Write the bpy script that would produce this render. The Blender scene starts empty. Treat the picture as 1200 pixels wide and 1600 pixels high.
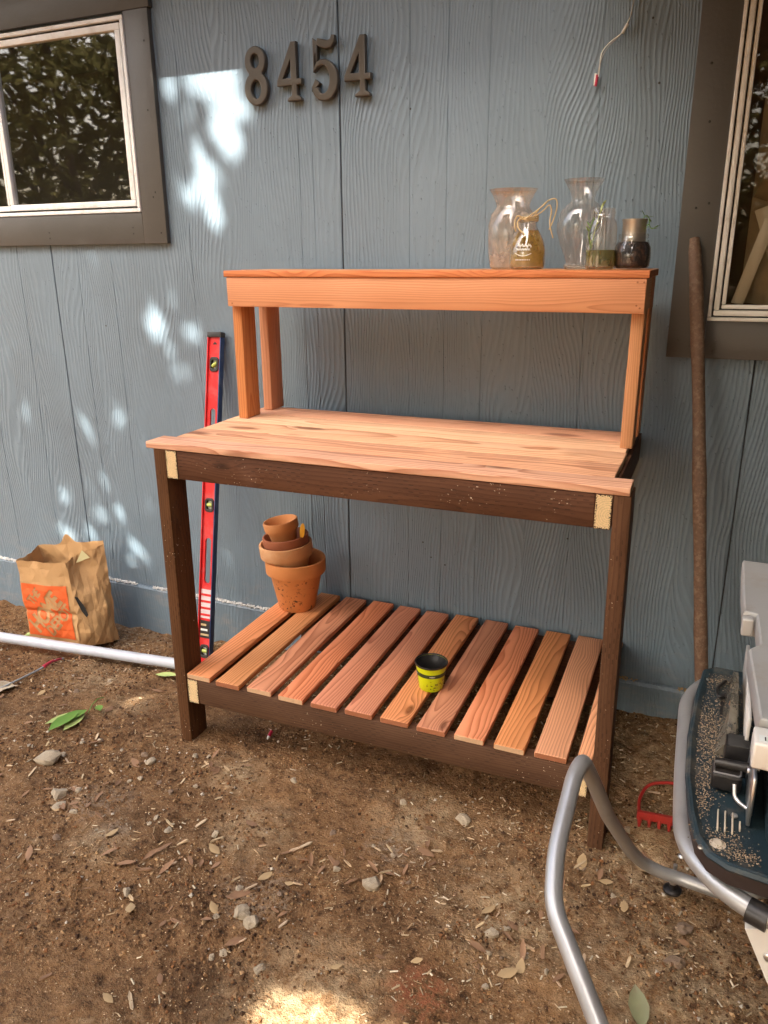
import bpy, bmesh, math, random
from mathutils import Vector, Matrix, noise, geometry
random.seed(7)
R = math.radians
S = bpy.context.scene
COL = S.collection

# ------------------------------------------------------------------ camera
cam_d = bpy.data.cameras.new('camera')
cam = bpy.data.objects.new('camera', cam_d); COL.objects.link(cam)
cam_d.sensor_fit = 'VERTICAL'; cam_d.sensor_height = 24.0
cam_d.lens = 1216.9 / 1600 * 24.0
cam_d.clip_start = 0.02; cam_d.clip_end = 400
pt, yw, rl = R(18.1017), R(23.8137), R(-0.4374)
F = Vector((-math.sin(yw)*math.cos(pt), math.cos(yw)*math.cos(pt), -math.sin(pt)))
Rt = Vector((math.cos(yw), math.sin(yw), 0)); Up = Rt.cross(F)
R2 = Rt*math.cos(rl) + Up*math.sin(rl); U2 = -Rt*math.sin(rl) + Up*math.cos(rl)
mw = Matrix((R2, U2, -F)).transposed().to_4x4(); mw.translation = (1.3967, -2.3097, 1.3848)
cam.matrix_world = mw
S.camera = cam

# ------------------------------------------------------------------ light
SUN = Vector((-0.35, -1.0, 1.05)).normalized()          # towards the sun
W = bpy.data.worlds.new('World'); S.world = W; W.use_nodes = True
wn = W.node_tree
sky = wn.nodes.new('ShaderNodeTexSky'); sky.sky_type = 'NISHITA'; sky.sun_disc = False
sky.dust_density = 6.0; sky.ozone_density = .6; sky.air_density = 1.0
sky.sun_elevation = math.asin(SUN.z); sky.sun_rotation = math.atan2(SUN.x, SUN.y)
wn.nodes['Background'].inputs['Strength'].default_value = 0.08
wn.links.new(sky.outputs[0], wn.nodes['Background'].inputs['Color'])
sd = bpy.data.lights.new('sun', 'SUN'); sd.energy = 3.2; sd.angle = R(0.42); sd.color = (1, .95, .86)
so = bpy.data.objects.new('sun', sd); COL.objects.link(so)
so.rotation_euler = SUN.to_track_quat('Z', 'Y').to_euler(); so.location = (-3, -8, 9)
S.view_settings.view_transform = 'Standard'; S.view_settings.look = 'None'
S.view_settings.gamma = 1; S.view_settings.use_curve_mapping = False
S.view_settings.exposure = 3.2
S.render.engine = 'CYCLES'
S.cycles.max_bounces = 8; S.cycles.transparent_max_bounces = 16
S.cycles.diffuse_bounces = 4; S.cycles.caustics_reflective = False; S.cycles.caustics_refractive = False

# ------------------------------------------------------------------ node helpers
def M(name):
    m = bpy.data.materials.new(name); m.use_nodes = True
    return m, m.node_tree, m.node_tree.nodes['Principled BSDF']
def N(nt, t, i=None, **p):
    n = nt.nodes.new('ShaderNode' + t)
    for k, v in p.items(): setattr(n, k, v)
    for k, v in (i or {}).items():
        s = n.inputs[k]
        if isinstance(v, bpy.types.NodeSocket): nt.links.new(v, s)
        else: s.default_value = v
    return n
def mth(nt, op, a, b=0.0, c=None, clamp=False):
    d = {0: a, 1: b}
    if c is not None: d[2] = c
    return N(nt, 'Math', d, operation=op, use_clamp=clamp).outputs[0]
def vm(nt, op, a, b):
    return N(nt, 'VectorMath', {0: a, 1: b}, operation=op).outputs[0]
def mixc(nt, f, a, b, bt='MIX'):
    n = N(nt, 'Mix', data_type='RGBA', blend_type=bt)
    for idx, v in ((0, f), (6, a), (7, b)):
        if isinstance(v, bpy.types.NodeSocket): nt.links.new(v, n.inputs[idx])
        else: n.inputs[idx].default_value = v if idx == 0 or len(v) == 4 else (*v, 1)
    return n.outputs[2]
def ramp(nt, f, *stops):
    n = N(nt, 'ValToRGB', {0: f}); e = n.color_ramp.elements
    while len(e) < len(stops): e.new(0.5)
    for q, (p, c) in zip(e, stops):
        q.position = p; q.color = (c, c, c, 1) if isinstance(c, (int, float)) else (*c, 1)
    return n.outputs[0]
def rng(nt, v, a, b, c=0.0, d=1.0):
    return N(nt, 'MapRange', {0: v, 1: a, 2: b, 3: c, 4: d}).outputs[0]
def noi(nt, v, sc, det=3, ro=.55, dist=0.0):
    return N(nt, 'TexNoise', {'Vector': v, 'Scale': sc, 'Detail': det, 'Roughness': ro, 'Distortion': dist}).outputs['Fac']
def sset(nt, b, k, v):
    if isinstance(v, bpy.types.NodeSocket): nt.links.new(v, b.inputs[k])
    else: b.inputs[k].default_value = (*v, 1) if isinstance(v, tuple) and len(v) == 3 else v
def bump(nt, b, h, st, di=.002, nrm=None):
    n = N(nt, 'Bump', {'Height': h, 'Strength': st, 'Distance': di})
    if nrm: nt.links.new(nrm, n.inputs['Normal'])
    nt.links.new(n.outputs[0], b.inputs['Normal']); return n.outputs[0]
def coords(nt, kind='Object'):
    return N(nt, 'TexCoord').outputs[kind]
def sclv(nt, v, s):
    return vm(nt, 'MULTIPLY', v, s)

def simple(name, col, rough=.5, metal=0.0, var=.15, sc=25, bmp=0.0, bsc=60, dirt=None, dirtf=.4, spec=.5, kind='Object'):
    m, nt, b = M(name); c = coords(nt, kind)
    n = noi(nt, c, sc, 4)
    base = mixc(nt, n, tuple(x*(1-var) for x in col), tuple(min(1, x*(1+var)) for x in col))
    if dirt:
        d = noi(nt, c, sc*.6, 6, .7)
        f = rng(nt, d, .5, .72); f = mth(nt, 'MULTIPLY', f, dirtf)
        base = mixc(nt, f, base, dirt)
    sset(nt, b, 'Base Color', base); sset(nt, b, 'Metallic', metal)
    sset(nt, b, 'Roughness', mth(nt, 'ADD', rough-.08, mth(nt, 'MULTIPLY', n, .16)))
    sset(nt, b, 'Specular IOR Level', spec)
    if bmp: bump(nt, b, noi(nt, c, bsc, 5, .6), bmp, .003)
    return m

def wood(name, light, dark, spacing=.006, ringk=.75, knots=.1, incise=False, rough=.62, val=.16, fibre=.35, specks=False, shift=.05):
    m, nt, b = M(name)
    oi = N(nt, 'ObjectInfo'); rnd = oi.outputs['Random']
    off = N(nt, 'CombineXYZ', {0: mth(nt, 'MULTIPLY', rnd, 37.0), 1: mth(nt, 'MULTIPLY', rnd, 3.1), 2: mth(nt, 'MULTIPLY', rnd, 5.3)}).outputs[0]
    o = coords(nt); c = vm(nt, 'ADD', o, off)
    sx = N(nt, 'SeparateXYZ', {0: o})
    w1 = N(nt, 'TexNoise', {'Vector': sclv(nt, c, (1.6, 7, 7)), 'Scale': 1.0, 'Detail': 2.0}).outputs['Fac']
    w2 = N(nt, 'TexNoise', {'Vector': sclv(nt, c, (6, 40, 40)), 'Scale': 1.0, 'Detail': 2.0}).outputs['Fac']
    r2 = mth(nt, 'FRACT', mth(nt, 'MULTIPLY', rnd, 91.7)); r3 = mth(nt, 'FRACT', mth(nt, 'MULTIPLY', rnd, 47.3))
    yo = mth(nt, 'ADD', sx.outputs[1], mth(nt, 'MULTIPLY_ADD', r2, .10, -.05))
    tilt = mth(nt, 'MULTIPLY', sx.outputs[0], mth(nt, 'MULTIPLY_ADD', r3, .05, -.025))
    zo = mth(nt, 'ADD', mth(nt, 'ADD', sx.outputs[2], mth(nt, 'MULTIPLY_ADD', r3, .05, .012)), tilt)
    rad = mth(nt, 'SQRT', mth(nt, 'ADD', mth(nt, 'POWER', yo, 2.0), mth(nt, 'POWER', zo, 2.0)))
    rad = mth(nt, 'ADD', rad, mth(nt, 'MULTIPLY', w1, .045)); rad = mth(nt, 'ADD', rad, mth(nt, 'MULTIPLY', w2, .004))
    vo = N(nt, 'TexVoronoi', {'Vector': sclv(nt, c, (2.6, 7.5, 7.5)), 'Scale': 1.0, 'Randomness': .9})
    kd = vo.outputs['Distance']
    kw = rng(nt, kd, .36, 0.0); kw = mth(nt, 'POWER', kw, 2.0)
    rad = mth(nt, 'ADD', rad, mth(nt, 'MULTIPLY', kw, .022))
    fr = mth(nt, 'FRACT', mth(nt, 'DIVIDE', rad, spacing))
    ring = mth(nt, 'POWER', fr, 2.2)
    sharp = rng(nt, fr, 1.0, .93)
    ring = mth(nt, 'MULTIPLY', ring, sharp)
    fib = N(nt, 'TexNoise', {'Vector': sclv(nt, c, (9, 420, 420)), 'Scale': 1.0, 'Detail': 4.0, 'Roughness': .65}).outputs['Fac']
    fac = mth(nt, 'MULTIPLY', ring, ringk); fac = mth(nt, 'ADD', fac, mth(nt, 'MULTIPLY_ADD', fib, fibre, -fibre*.5), clamp=True)
    col = mixc(nt, fac, light, dark)
    blot = noi(nt, sclv(nt, c, (3, 14, 14)), 1.0, 4, .6)
    col = mixc(nt, rng(nt, blot, .35, .75, 0, .55), col, tuple(x*.62 for x in dark), 'MIX') if incise else mixc(nt, rng(nt, blot, .4, .7, 0, .35), col, mixc(nt, .5, light, dark))
    if knots:
        kf = rng(nt, kd, knots, knots*.45)
        col = mixc(nt, mth(nt, 'MULTIPLY', kf, .8), col, tuple(x*.45 for x in dark))
    h = mth(nt, 'SUBTRACT', mth(nt, 'MULTIPLY', fib, .5), mth(nt, 'MULTIPLY', ring, .4))
    if incise:
        v = mth(nt, 'DIVIDE', mth(nt, 'ADD', sx.outputs[1], sx.outputs[2]), .0085)
        u = mth(nt, 'DIVIDE', mth(nt, 'ADD', sx.outputs[0], mth(nt, 'MULTIPLY', w2, .006)), .026)
        row = mth(nt, 'FLOOR', v); par = mth(nt, 'MULTIPLY', mth(nt, 'FLOORED_MODULO', row, 2.0), .5)
        uf = mth(nt, 'FRACT', mth(nt, 'ADD', u, par)); vf = mth(nt, 'ABSOLUTE', mth(nt, 'SUBTRACT', mth(nt, 'FRACT', v), .5))
        dash = mth(nt, 'MULTIPLY', rng(nt, uf, .5, .42), rng(nt, vf, .2, .1))
        dash = mth(nt, 'MULTIPLY', dash, rng(nt, noi(nt, c, 22, 3), .42, .62))
        col = mixc(nt, mth(nt, 'MULTIPLY', dash, .5), col, (.016, .008, .005))
        h = mth(nt, 'SUBTRACT', h, mth(nt, 'MULTIPLY', dash, 1.5))
    if specks:
        sp = noi(nt, c, 190, 1); sm = noi(nt, c, 9, 2)
        f = mth(nt, 'MULTIPLY', rng(nt, sp, .72, .76), rng(nt, sm, .52, .6))
        col = mixc(nt, f, col, (.62, .5, .36))
    hv = N(nt, 'HueSaturation', {'Color': col, 'Hue': mth(nt, 'MULTIPLY_ADD', r2, shift*.4, .5-shift*.2), 'Saturation': mth(nt, 'MULTIPLY_ADD', r3, .2, .9), 'Value': mth(nt, 'MULTIPLY_ADD', rnd, val*2, 1-val)}).outputs[0]
    col = mixc(nt, 1.0, hv, oi.outputs['Color'], 'MULTIPLY')
    sset(nt, b, 'Base Color', col); sset(nt, b, 'Roughness', mth(nt, 'MULTIPLY_ADD', fib, .25, rough-.12))
    sset(nt, b, 'Specular IOR Level', .18 if incise else .35)
    bump(nt, b, h, .35, .0012)
    return m

def end_grain(name, col, dk, w, t):
    m, nt, b = M(name); o = coords(nt); sx = N(nt, 'SeparateXYZ', {0: o})
    rad = mth(nt, 'SQRT', mth(nt, 'ADD', mth(nt, 'POWER', mth(nt, 'ADD', sx.outputs[1], .012), 2.0), mth(nt, 'POWER', mth(nt, 'ADD', sx.outputs[2], .006), 2.0)))
    rad = mth(nt, 'ADD', rad, mth(nt, 'MULTIPLY', noi(nt, o, 60, 3), .006))
    fr = mth(nt, 'POWER', mth(nt, 'FRACT', mth(nt, 'DIVIDE', rad, .005)), 2.0)
    base = mixc(nt, mth(nt, 'MULTIPLY', fr, .7), col, tuple(x*.55 for x in col))
    base = mixc(nt, rng(nt, noi(nt, o, 300, 3), .4, .7, 0, .5), base, tuple(min(1, x*1.25) for x in col))
    ed = mth(nt, 'MINIMUM', mth(nt, 'SUBTRACT', w/2, mth(nt, 'ABSOLUTE', sx.outputs[1])), mth(nt, 'SUBTRACT', t/2, mth(nt, 'ABSOLUTE', sx.outputs[2])))
    tooth = noi(nt, sclv(nt, o, (0, 1, 1)), 330, 1)
    teeth = mth(nt, 'MULTIPLY', rng(nt, tooth, .45, .6), .0045)
    f = mth(nt, 'LESS_THAN', ed, mth(nt, 'ADD', teeth, .0006))
    sset(nt, b, 'Base Color', mixc(nt, f, base, dk)); sset(nt, b, 'Roughness', .8)
    return m

def colattr(name, rough=.85, trans=0.0):
    m, nt, b = M(name)
    a = N(nt, 'Attribute', attribute_name='Col').outputs['Color']
    n = noi(nt, coords(nt), 160, 3)
    sset(nt, b, 'Base Color', mixc(nt, 1.0, a, mixc(nt, n, (.65, .65, .65), (1.25, 1.25, 1.25)), 'MULTIPLY'))
    sset(nt, b, 'Roughness', rough); sset(nt, b, 'Specular IOR Level', .25)
    return m

def glassy(name, tint, dust, dfac, dscale=18, grad=0.0, rough=.02, f0=.06):
    m, nt, b = M(name); nt.nodes.remove(b); out = nt.nodes['Material Output']
    c = coords(nt); tr = N(nt, 'BsdfTransparent', {0: (*tint, 1)})
    d = N(nt, 'BsdfDiffuse', {0: (*dust, 1)}); t = N(nt, 'BsdfTranslucent', {0: (*dust, 1)})
    dt = N(nt, 'MixShader', {0: .45}); nt.links.new(d.outputs[0], dt.inputs[1]); nt.links.new(t.outputs[0], dt.inputs[2])
    n = noi(nt, c, dscale, 5, .65); f = mth(nt, 'MULTIPLY', rng(nt, n, .3, .75), dfac*1.6, clamp=True)
    f = mth(nt, 'ADD', f, dfac*.25, clamp=True)
    if grad:
        z = N(nt, 'SeparateXYZ', {0: c}).outputs[2]
        f = mth(nt, 'ADD', f, rng(nt, z, grad, 0.0, 0.0, .35), clamp=True)
    lw = N(nt, 'LayerWeight', {'Blend': .35}).outputs['Facing']
    f = mth(nt, 'ADD', f, mth(nt, 'MULTIPLY', mth(nt, 'POWER', lw, 3.0), .35), clamp=True)
    a = N(nt, 'MixShader', {0: f}); nt.links.new(tr.outputs[0], a.inputs[1]); nt.links.new(dt.outputs[0], a.inputs[2])
    g = N(nt, 'BsdfGlossy', {'Roughness': rough}); fr = mth(nt, 'MULTIPLY_ADD', mth(nt, 'POWER', N(nt, 'LayerWeight', {'Blend': .5}).outputs['Facing'], 5.0), .9, f0, clamp=True)
    fm = N(nt, 'MixShader', {0: fr}); nt.links.new(a.outputs[0], fm.inputs[1]); nt.links.new(g.outputs[0], fm.inputs[2])
    nt.links.new(fm.outputs[0], out.inputs[0])
    return m

# ------------------------------------------------------------------ materials
m_red = wood('redwood_slat', (.76, .375, .205), (.37, .120, .048), .0060, 1.0, .085, val=.14)
m_redtop = wood('redwood_worktop', (.82, .55, .36), (.42, .18, .085), .0095, 1.0, .17, val=.10, fibre=.5)
m_redpost = wood('redwood_post', (.60, .275, .125), (.36, .115, .045), .0056, .8, .05, val=.06)
m_pt = wood('treated_lumber', (.135, .060, .027), (.048, .0185, .0085), .007, .6, .1, incise=True, val=.12, specks=True)
m_end = end_grain('pale_end_grain', (.72, .52, .27), (.03, .016, .01), .036, .0787)
m_endr = simple('redwood_end', (.58, .36, .2), .8, 0, .25, 120, .2, 300)
m_endd = simple('redwood_end_dark', (.34, .12, .05), .8, 0, .35, 90, .2, 300)

def wall_mat(name, col, grain=1.0):
    m, nt, b = M(name); c = coords(nt, 'Object'); g = N(nt, 'NewGeometry').outputs['Position']
    sx = N(nt, 'SeparateXYZ', {0: g})
    oi = N(nt, 'ObjectInfo').outputs['Random']
    cell = mth(nt, 'FLOOR', mth(nt, 'DIVIDE', mth(nt, 'ADD', sx.outputs[0], .05), .152))
    v = N(nt, 'CombineXYZ', {0: mth(nt, 'MULTIPLY', sx.outputs[0], 4.2), 1: mth(nt, 'MULTIPLY', cell, 1.73), 2: mth(nt, 'MULTIPLY', sx.outputs[2], 1.35)}).outputs[0]
    n1 = N(nt, 'TexNoise', {'Vector': v, 'Scale': 1.0, 'Detail': 1.5, 'Roughness': .4}).outputs['Fac']
    v2 = sclv(nt, g, (30, 1, 12)); n2 = N(nt, 'TexNoise', {'Vector': v2, 'Scale': 1.0, 'Detail': 2.0}).outputs['Fac']
    ph = mth(nt, 'ADD', mth(nt, 'MULTIPLY', n1, 40.0), mth(nt, 'MULTIPLY', n2, 1.1))
    ph = mth(nt, 'ADD', ph, mth(nt, 'MULTIPLY', sx.outputs[0], 150.0))
    wv = mth(nt, 'MULTIPLY_ADD', mth(nt, 'SINE', mth(nt, 'MULTIPLY', ph, 3.4)), .5, .5)
    fine = N(nt, 'TexNoise', {'Vector': sclv(nt, g, (260, 1, 22)), 'Scale': 1.0, 'Detail': 3.0}).outputs['Fac']
    amp = rng(nt, noi(nt, sclv(nt, g, (2.2, 1, 1.1)), 1.0, 2), .35, .62, .25, 1.0)
    h = mth(nt, 'MULTIPLY', mth(nt, 'POWER', wv, 1.6), amp)
    h = mth(nt, 'ADD', h, mth(nt, 'MULTIPLY', fine, .7))
    blob = N(nt, 'TexVoronoi', {'Vector': sclv(nt, g, (60, 1, 40)), 'Scale': 1.0}).outputs['Distance']
    h = mth(nt, 'ADD', h, mth(nt, 'MULTIPLY', rng(nt, blob, .16, .05), .8))
    big = noi(nt, g, 2.2, 4, .6)
    cc = mixc(nt, rng(nt, big, .3, .7), tuple(x*.9 for x in col), tuple(min(1, x*1.08) for x in col))
    cc = mixc(nt, mth(nt, 'MULTIPLY', rng(nt, wv, .35, .0), mth(nt, 'MULTIPLY', amp, .2)), cc, tuple(x*.6 for x in col))
    sp = noi(nt, g, 75, 2); sc_ = noi(nt, g, 5, 3)
    cc = mixc(nt, mth(nt, 'MULTIPLY', rng(nt, sp, .76, .80), rng(nt, sc_, .54, .66)), cc, (.06, .065, .065))
    low = mth(nt, 'MULTIPLY', rng(nt, sx.outputs[2], .42, -.05), rng(nt, noi(nt, sclv(nt, g, (9, 1, 22)), 1.0, 5, .7), .5, .72))
    cc = mixc(nt, mth(nt, 'MULTIPLY', low, .45), cc, (.36, .30, .24))
    sset(nt, b, 'Base Color', cc); sset(nt, b, 'Roughness', rng(nt, big, .3, .7, .36, .5)); sset(nt, b, 'Specular IOR Level', .5)
    bump(nt, b, h, .7*grain, .0026)
    return m
m_wall = wall_mat('blue_siding_paint', (.160, .214, .254))
m_trim = simple('grey_brown_trim_paint', (.074, .067, .056), .42, 0, .12, 9, .25, 90)
m_white = simple('aged_cream_frame_paint', (.80, .77, .68), .5, 0, .06, 30, .3, 140, dirt=(.25, .18, .12), dirtf=.45)
m_whiteL = simple('white_sash_paint', (.84, .84, .80), .45, 0, .05, 30, .2, 140, dirt=(.4, .33, .25), dirtf=.35)
m_gasket = simple('dark_gasket', (.03, .027, .022), .7)
m_glassL = glassy('window_glass', (.80, .82, .78), (.35, .29, .21), .03, 8, f0=.12)
m_glassR = glassy('dusty_window_glass', (.86, .85, .80), (.35, .27, .18), .03, 8, f0=.045)
m_roomR = simple('brown_room', (.16, .085, .04), .9, 0, .4, 6)
m_room = simple('dark_room', (.035, .026, .018), .9)
m_soffit = simple('soffit_paint', (.10, .095, .085), .7)
m_bronze = simple('bronze_paint_numeral', (.080, .068, .052), .38, .25, .15, 40)

def ground_mat():
    m, nt, b = M('brown_soil'); g = N(nt, 'NewGeometry').outputs['Position']
    a = noi(nt, g, 3.1, 6, .62); c = noi(nt, g, 42, 5, .7); d = noi(nt, g, 165, 4, .75)
    col = mixc(nt, rng(nt, a, .32, .68), (.108, .047, .016), (.300, .150, .057))
    col = mixc(nt, rng(nt, c, .35, .7, 0, .75), col, (.30, .175, .085))
    col = mixc(nt, rng(nt, c, .50, .28, 0, .9), col, (.034, .019, .011))
    col = mixc(nt, rng(nt, d, .58, .68, 0, .85), col, (.50, .35, .19))
    col = mixc(nt, rng(nt, d, .42, .30, 0, .75), col, (.030, .015, .008))
    col = mixc(nt, rng(nt, noi(nt, g, 1.9, 5, .65), .56, .70, 0, .6), col, (.045, .023, .011))
    # pale sawdust drifts about saw, bench and wall, plus two painted sun pools
    spots = [(1.36, -.62, .30), (1.40, -.25, .30), (1.10, -.95, .22), (.80, -.74, .17), (.42, -.95, .14), (-.30, -.58, .12), (.10, -1.15, .10), (.78, -1.33, .22), (1.45, -1.0, .3), (-.55, -.45, .2), (.25, -.78, .12)]
    acc = None
    for i, (x, y, r) in enumerate(spots):
        dd = N(nt, 'VectorMath', {0: g, 1: (x, y, 0)}, operation='DISTANCE').outputs['Value']
        f = rng(nt, dd, r, r*.15)
        acc = f if acc is None else mth(nt, 'MAXIMUM', acc, f)
    sd_ = noi(nt, g, 24, 6, .75)
    f = mth(nt, 'MULTIPLY', acc, rng(nt, sd_, .40, .62))
    f = mth(nt, 'MAXIMUM', f, mth(nt, 'MULTIPLY', rng(nt, noi(nt, g, 5.5, 6, .7), .58, .75), rng(nt, sd_, .42, .65)))
    col = mixc(nt, mth(nt, 'MULTIPLY', f, .85), col, mixc(nt, d, (.40, .27, .14), (.66, .50, .30)))
    # reddish clay stain and ash-coloured dust
    dd = N(nt, 'VectorMath', {0: g, 1: (.985, -1.22, 0)}, operation='DISTANCE').outputs['Value']
    col = mixc(nt, mth(nt, 'MULTIPLY', rng(nt, dd, .09, .02), rng(nt, c, .42, .62)), col, (.36, .11, .05))
    ash = None
    for x, y, r in ((-.02, -1.02, .12), (.10, -1.10, .07), (.78, -.86, .1), (.55, -1.12, .12), (-.75, -.08, .35), (-.2, -.12, .25)):
        dd = N(nt, 'VectorMath', {0: g, 1: (x, y, 0)}, operation='DISTANCE').outputs['Value']
        q = rng(nt, dd, r, r*.1); ash = q if ash is None else mth(nt, 'MAXIMUM', ash, q)
    col = mixc(nt, mth(nt, 'MULTIPLY', ash, rng(nt, noi(nt, g, 60, 5, .75), .46, .70)), col, (.44, .35, .25))
    sset(nt, b, 'Base Color', col); sset(nt, b, 'Roughness', .92); sset(nt, b, 'Specular IOR Level', .2)
    h = mth(nt, 'ADD', mth(nt, 'MULTIPLY', c, 1.0), mth(nt, 'MULTIPLY', d, .6))
    h = mth(nt, 'ADD', h, mth(nt, 'MULTIPLY', noi(nt, g, 110, 4, .7), .8))
    bump(nt, b, h, 1.0, .010)
    return m
m_soil = ground_mat()
m_deb = colattr('debris_tones')
m_kraft = simple('kraft_paper', (.50, .29, .12), .75, 0, .12, 14, .35, 55)
m_orange = simple('orange_print', (.70, .115, .018), .65, 0, .1, 30, .2, 90)
m_pvc = simple('white_pvc', (.50, .52, .56), .3, 0, .04, 30, dirt=(.3, .25, .2), dirtf=.25)
m_tube = simple('silver_powder_coat', (.43, .42, .40), .36, .55, .06, 18, .05, 220, dirt=(.27, .24, .2), dirtf=.35)
m_teal = simple('dark_teal_plastic', (.014, .030, .037), .5, 0, .25, 20, .25, 300, dirt=(.17, .135, .095), dirtf=.75)
m_black = simple('black_plastic', (.016, .014, .013), .38, 0, .3, 40, .15, 200, dirt=(.1, .08, .06), dirtf=.4)
m_alu = simple('cast_aluminium', (.42, .41, .38), .5, .2, .09, 25, .06, 300, dirt=(.36, .27, .18), dirtf=.5)
m_aluw = simple('pale_rail', (.72, .68, .60), .42, .1, .06, 30)
m_steel = simple('bright_steel', (.62, .60, .57), .3, .9, .1, 60)
m_saw = colattr('sawdust_grains')
m_lred = simple('red_level_paint', (.62, .016, .018), .35, .0, .1, 20, dirt=(.55, .32, .3), dirtf=.3)
m_lblue = simple('navy_edge_paint', (.018, .045, .13), .4, .1, .15, 20, dirt=(.3, .33, .4), dirtf=.25)
m_vial = simple('vial_fluid', (.42, .48, .10), .15, 0, .05, 30)
m_paper = simple('label_paper', (.66, .56, .55), .6, 0, .08, 80)
m_rust = simple('red_rake_paint', (.42, .03, .022), .45, .2, .2, 40, .2, 200, dirt=(.12, .06, .03), dirtf=.5)
m_ash = simple('weathered_handle', (.135, .075, .042), .75, 0, .45, 120, .35, 160, dirt=(.30, .21, .135), dirtf=.7)
m_terra = simple('terracotta', (.60, .25, .085), .85, 0, .12, 30, .2, 120, dirt=(.60, .36, .19), dirtf=.35)
m_terra_d = simple('terracotta_dark', (.32, .10, .04), .75, 0, .15, 30, .2, 120)
m_terra_p = simple('terracotta_pale', (.62, .31, .13), .88, 0, .12, 25, .25, 120, dirt=(.66, .44, .26), dirtf=.5)
def terra_stained():
    m, nt, b = M('terracotta_stained'); c = coords(nt)
    z = N(nt, 'SeparateXYZ', {0: c}).outputs[2]
    col = mixc(nt, noi(nt, c, 22, 4), (.54, .20, .055), (.68, .275, .085))
    s = noi(nt, c, 95, 3, .6); mk = mth(nt, 'MULTIPLY', rng(nt, noi(nt, c, 16, 3), .47, .6), rng(nt, z, .145, .12))
    col = mixc(nt, mth(nt, 'MULTIPLY', rng(nt, s, .56, .62), mk), col, (.045, .022, .012))
    sset(nt, b, 'Base Color', col); sset(nt, b, 'Roughness', .85); bump(nt, b, noi(nt, c, 130, 4), .2, .002)
    return m
m_terra_s = terra_stained()
m_lime = simple('lime_plastic', (.60, .70, .005), .4, 0, .06, 40)
def lime_pot():
    m, nt, b = M('lime_pot_print'); c = coords(nt); z = N(nt, 'SeparateXYZ', {0: c}).outputs[2]
    x = N(nt, 'SeparateXYZ', {0: c}).outputs[0]
    s = noi(nt, c, 150, 3, .6); mk = mth(nt, 'MULTIPLY', rng(nt, s, .56, .6), mth(nt, 'MULTIPLY', rng(nt, z, .042, .03), rng(nt, x, -.012, .012)))
    sset(nt, b, 'Base Color', mixc(nt, mk, (.58, .68, .006), (.03, .03, .01))); sset(nt, b, 'Roughness', .35)
    return m
m_limep = lime_pot()
m_band = simple('dark_green_band', (.025, .045, .015), .45)
m_ink = simple('white_ink', (.75, .76, .70), .6)
m_raffia = simple('raffia_straw', (.52, .38, .19), .75, 0, .2, 60)
m_leafg = simple('green_leaf', (.12, .25, .035), .45, 0, .2, 50)
m_leafp = simple('pale_green_leaf', (.42, .50, .16), .5, 0, .15, 50)
m_leafd = simple('dry_leaf', (.26, .14, .07), .8, 0, .3, 50)
m_straw = simple('straw_leaf', (.40, .27, .13), .8, 0, .25, 50)
m_leafo = simple('canopy_leaf', (.062, .082, .022), .5, 0, .35, 3, kind='Generated')
def canopy():
    m, nt, b = M('canopy_leaf_translucent'); nt.nodes.remove(b); n = noi(nt, coords(nt, 'Object'), 1.3, 3)
    c = mixc(nt, n, (.060, .058, .022), (.165, .145, .055)); d = N(nt, 'BsdfDiffuse', {0: c}); t = N(nt, 'BsdfTranslucent', {0: c}); x = N(nt, 'MixShader', {0: .45})
    nt.links.new(d.outputs[0], x.inputs[1]); nt.links.new(t.outputs[0], x.inputs[2]); nt.links.new(x.outputs[0], nt.nodes['Material Output'].inputs[0]); return m
m_leaft = canopy()
m_bark = simple('bark', (.075, .05, .034), .9, 0, .3, 12, .8, 18)
m_stone = simple('pale_stone', (.46, .37, .25), .9, 0, .3, 60, .7, 70, dirt=(.2, .115, .06), dirtf=.85)
m_stoneb = simple('brown_stone', (.22, .145, .09), .9, 0, .3, 60, .5, 90)
m_chip = wood('pale_wood_chip', (.58, .43, .26), (.36, .21, .11), .003, .6, 0)
m_vgl = glassy('dusty_glass', (.95, .94, .92), (.70, .53, .38), .28, 26, .05, f0=.08)
m_vg2 = glassy('clear_glass', (.96, .96, .95), (.70, .62, .52), .11, 26, .02, f0=.10)
m_amber = glassy('amber_water', (.85, .68, .25), (.62, .43, .06), .45, 14)
m_olive = glassy('olive_water', (.66, .66, .32), (.30, .29, .08), .38, 14)
m_clear = glassy('clean_glass', (.95, .95, .94), (.5, .45, .4), .015, 26, f0=.07)
m_dark = simple('dark_potting_mix', (.010, .006, .005), .5, 0, .5, 90, .6, 160, dirt=(.22, .1, .05), dirtf=.7)
m_tin = simple('tin_can', (.50, .46, .40), .35, .85, .12, 40, dirt=(.25, .18, .11), dirtf=.5)
m_wire = simple('grey_wire', (.33, .35, .35), .5)
m_crim = simple('crimson_plastic', (.45, .015, .05), .4)
m_yel = simple('yellow_plastic', (.75, .36, .012), .4, 0, .1, 80)
m_guard = glassy('smoked_guard_plastic', (.70, .68, .64), (.34, .30, .23), .5, 20)
m_net = simple('dusty_plastic_sheet', (.42, .31, .18), .6, 0, .35, 30, .5, 60)
m_board = simple('pale_board', (.60, .50, .36), .7, 0, .15, 12)
m_caulk = colattr('caulk_crumbs')

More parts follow.
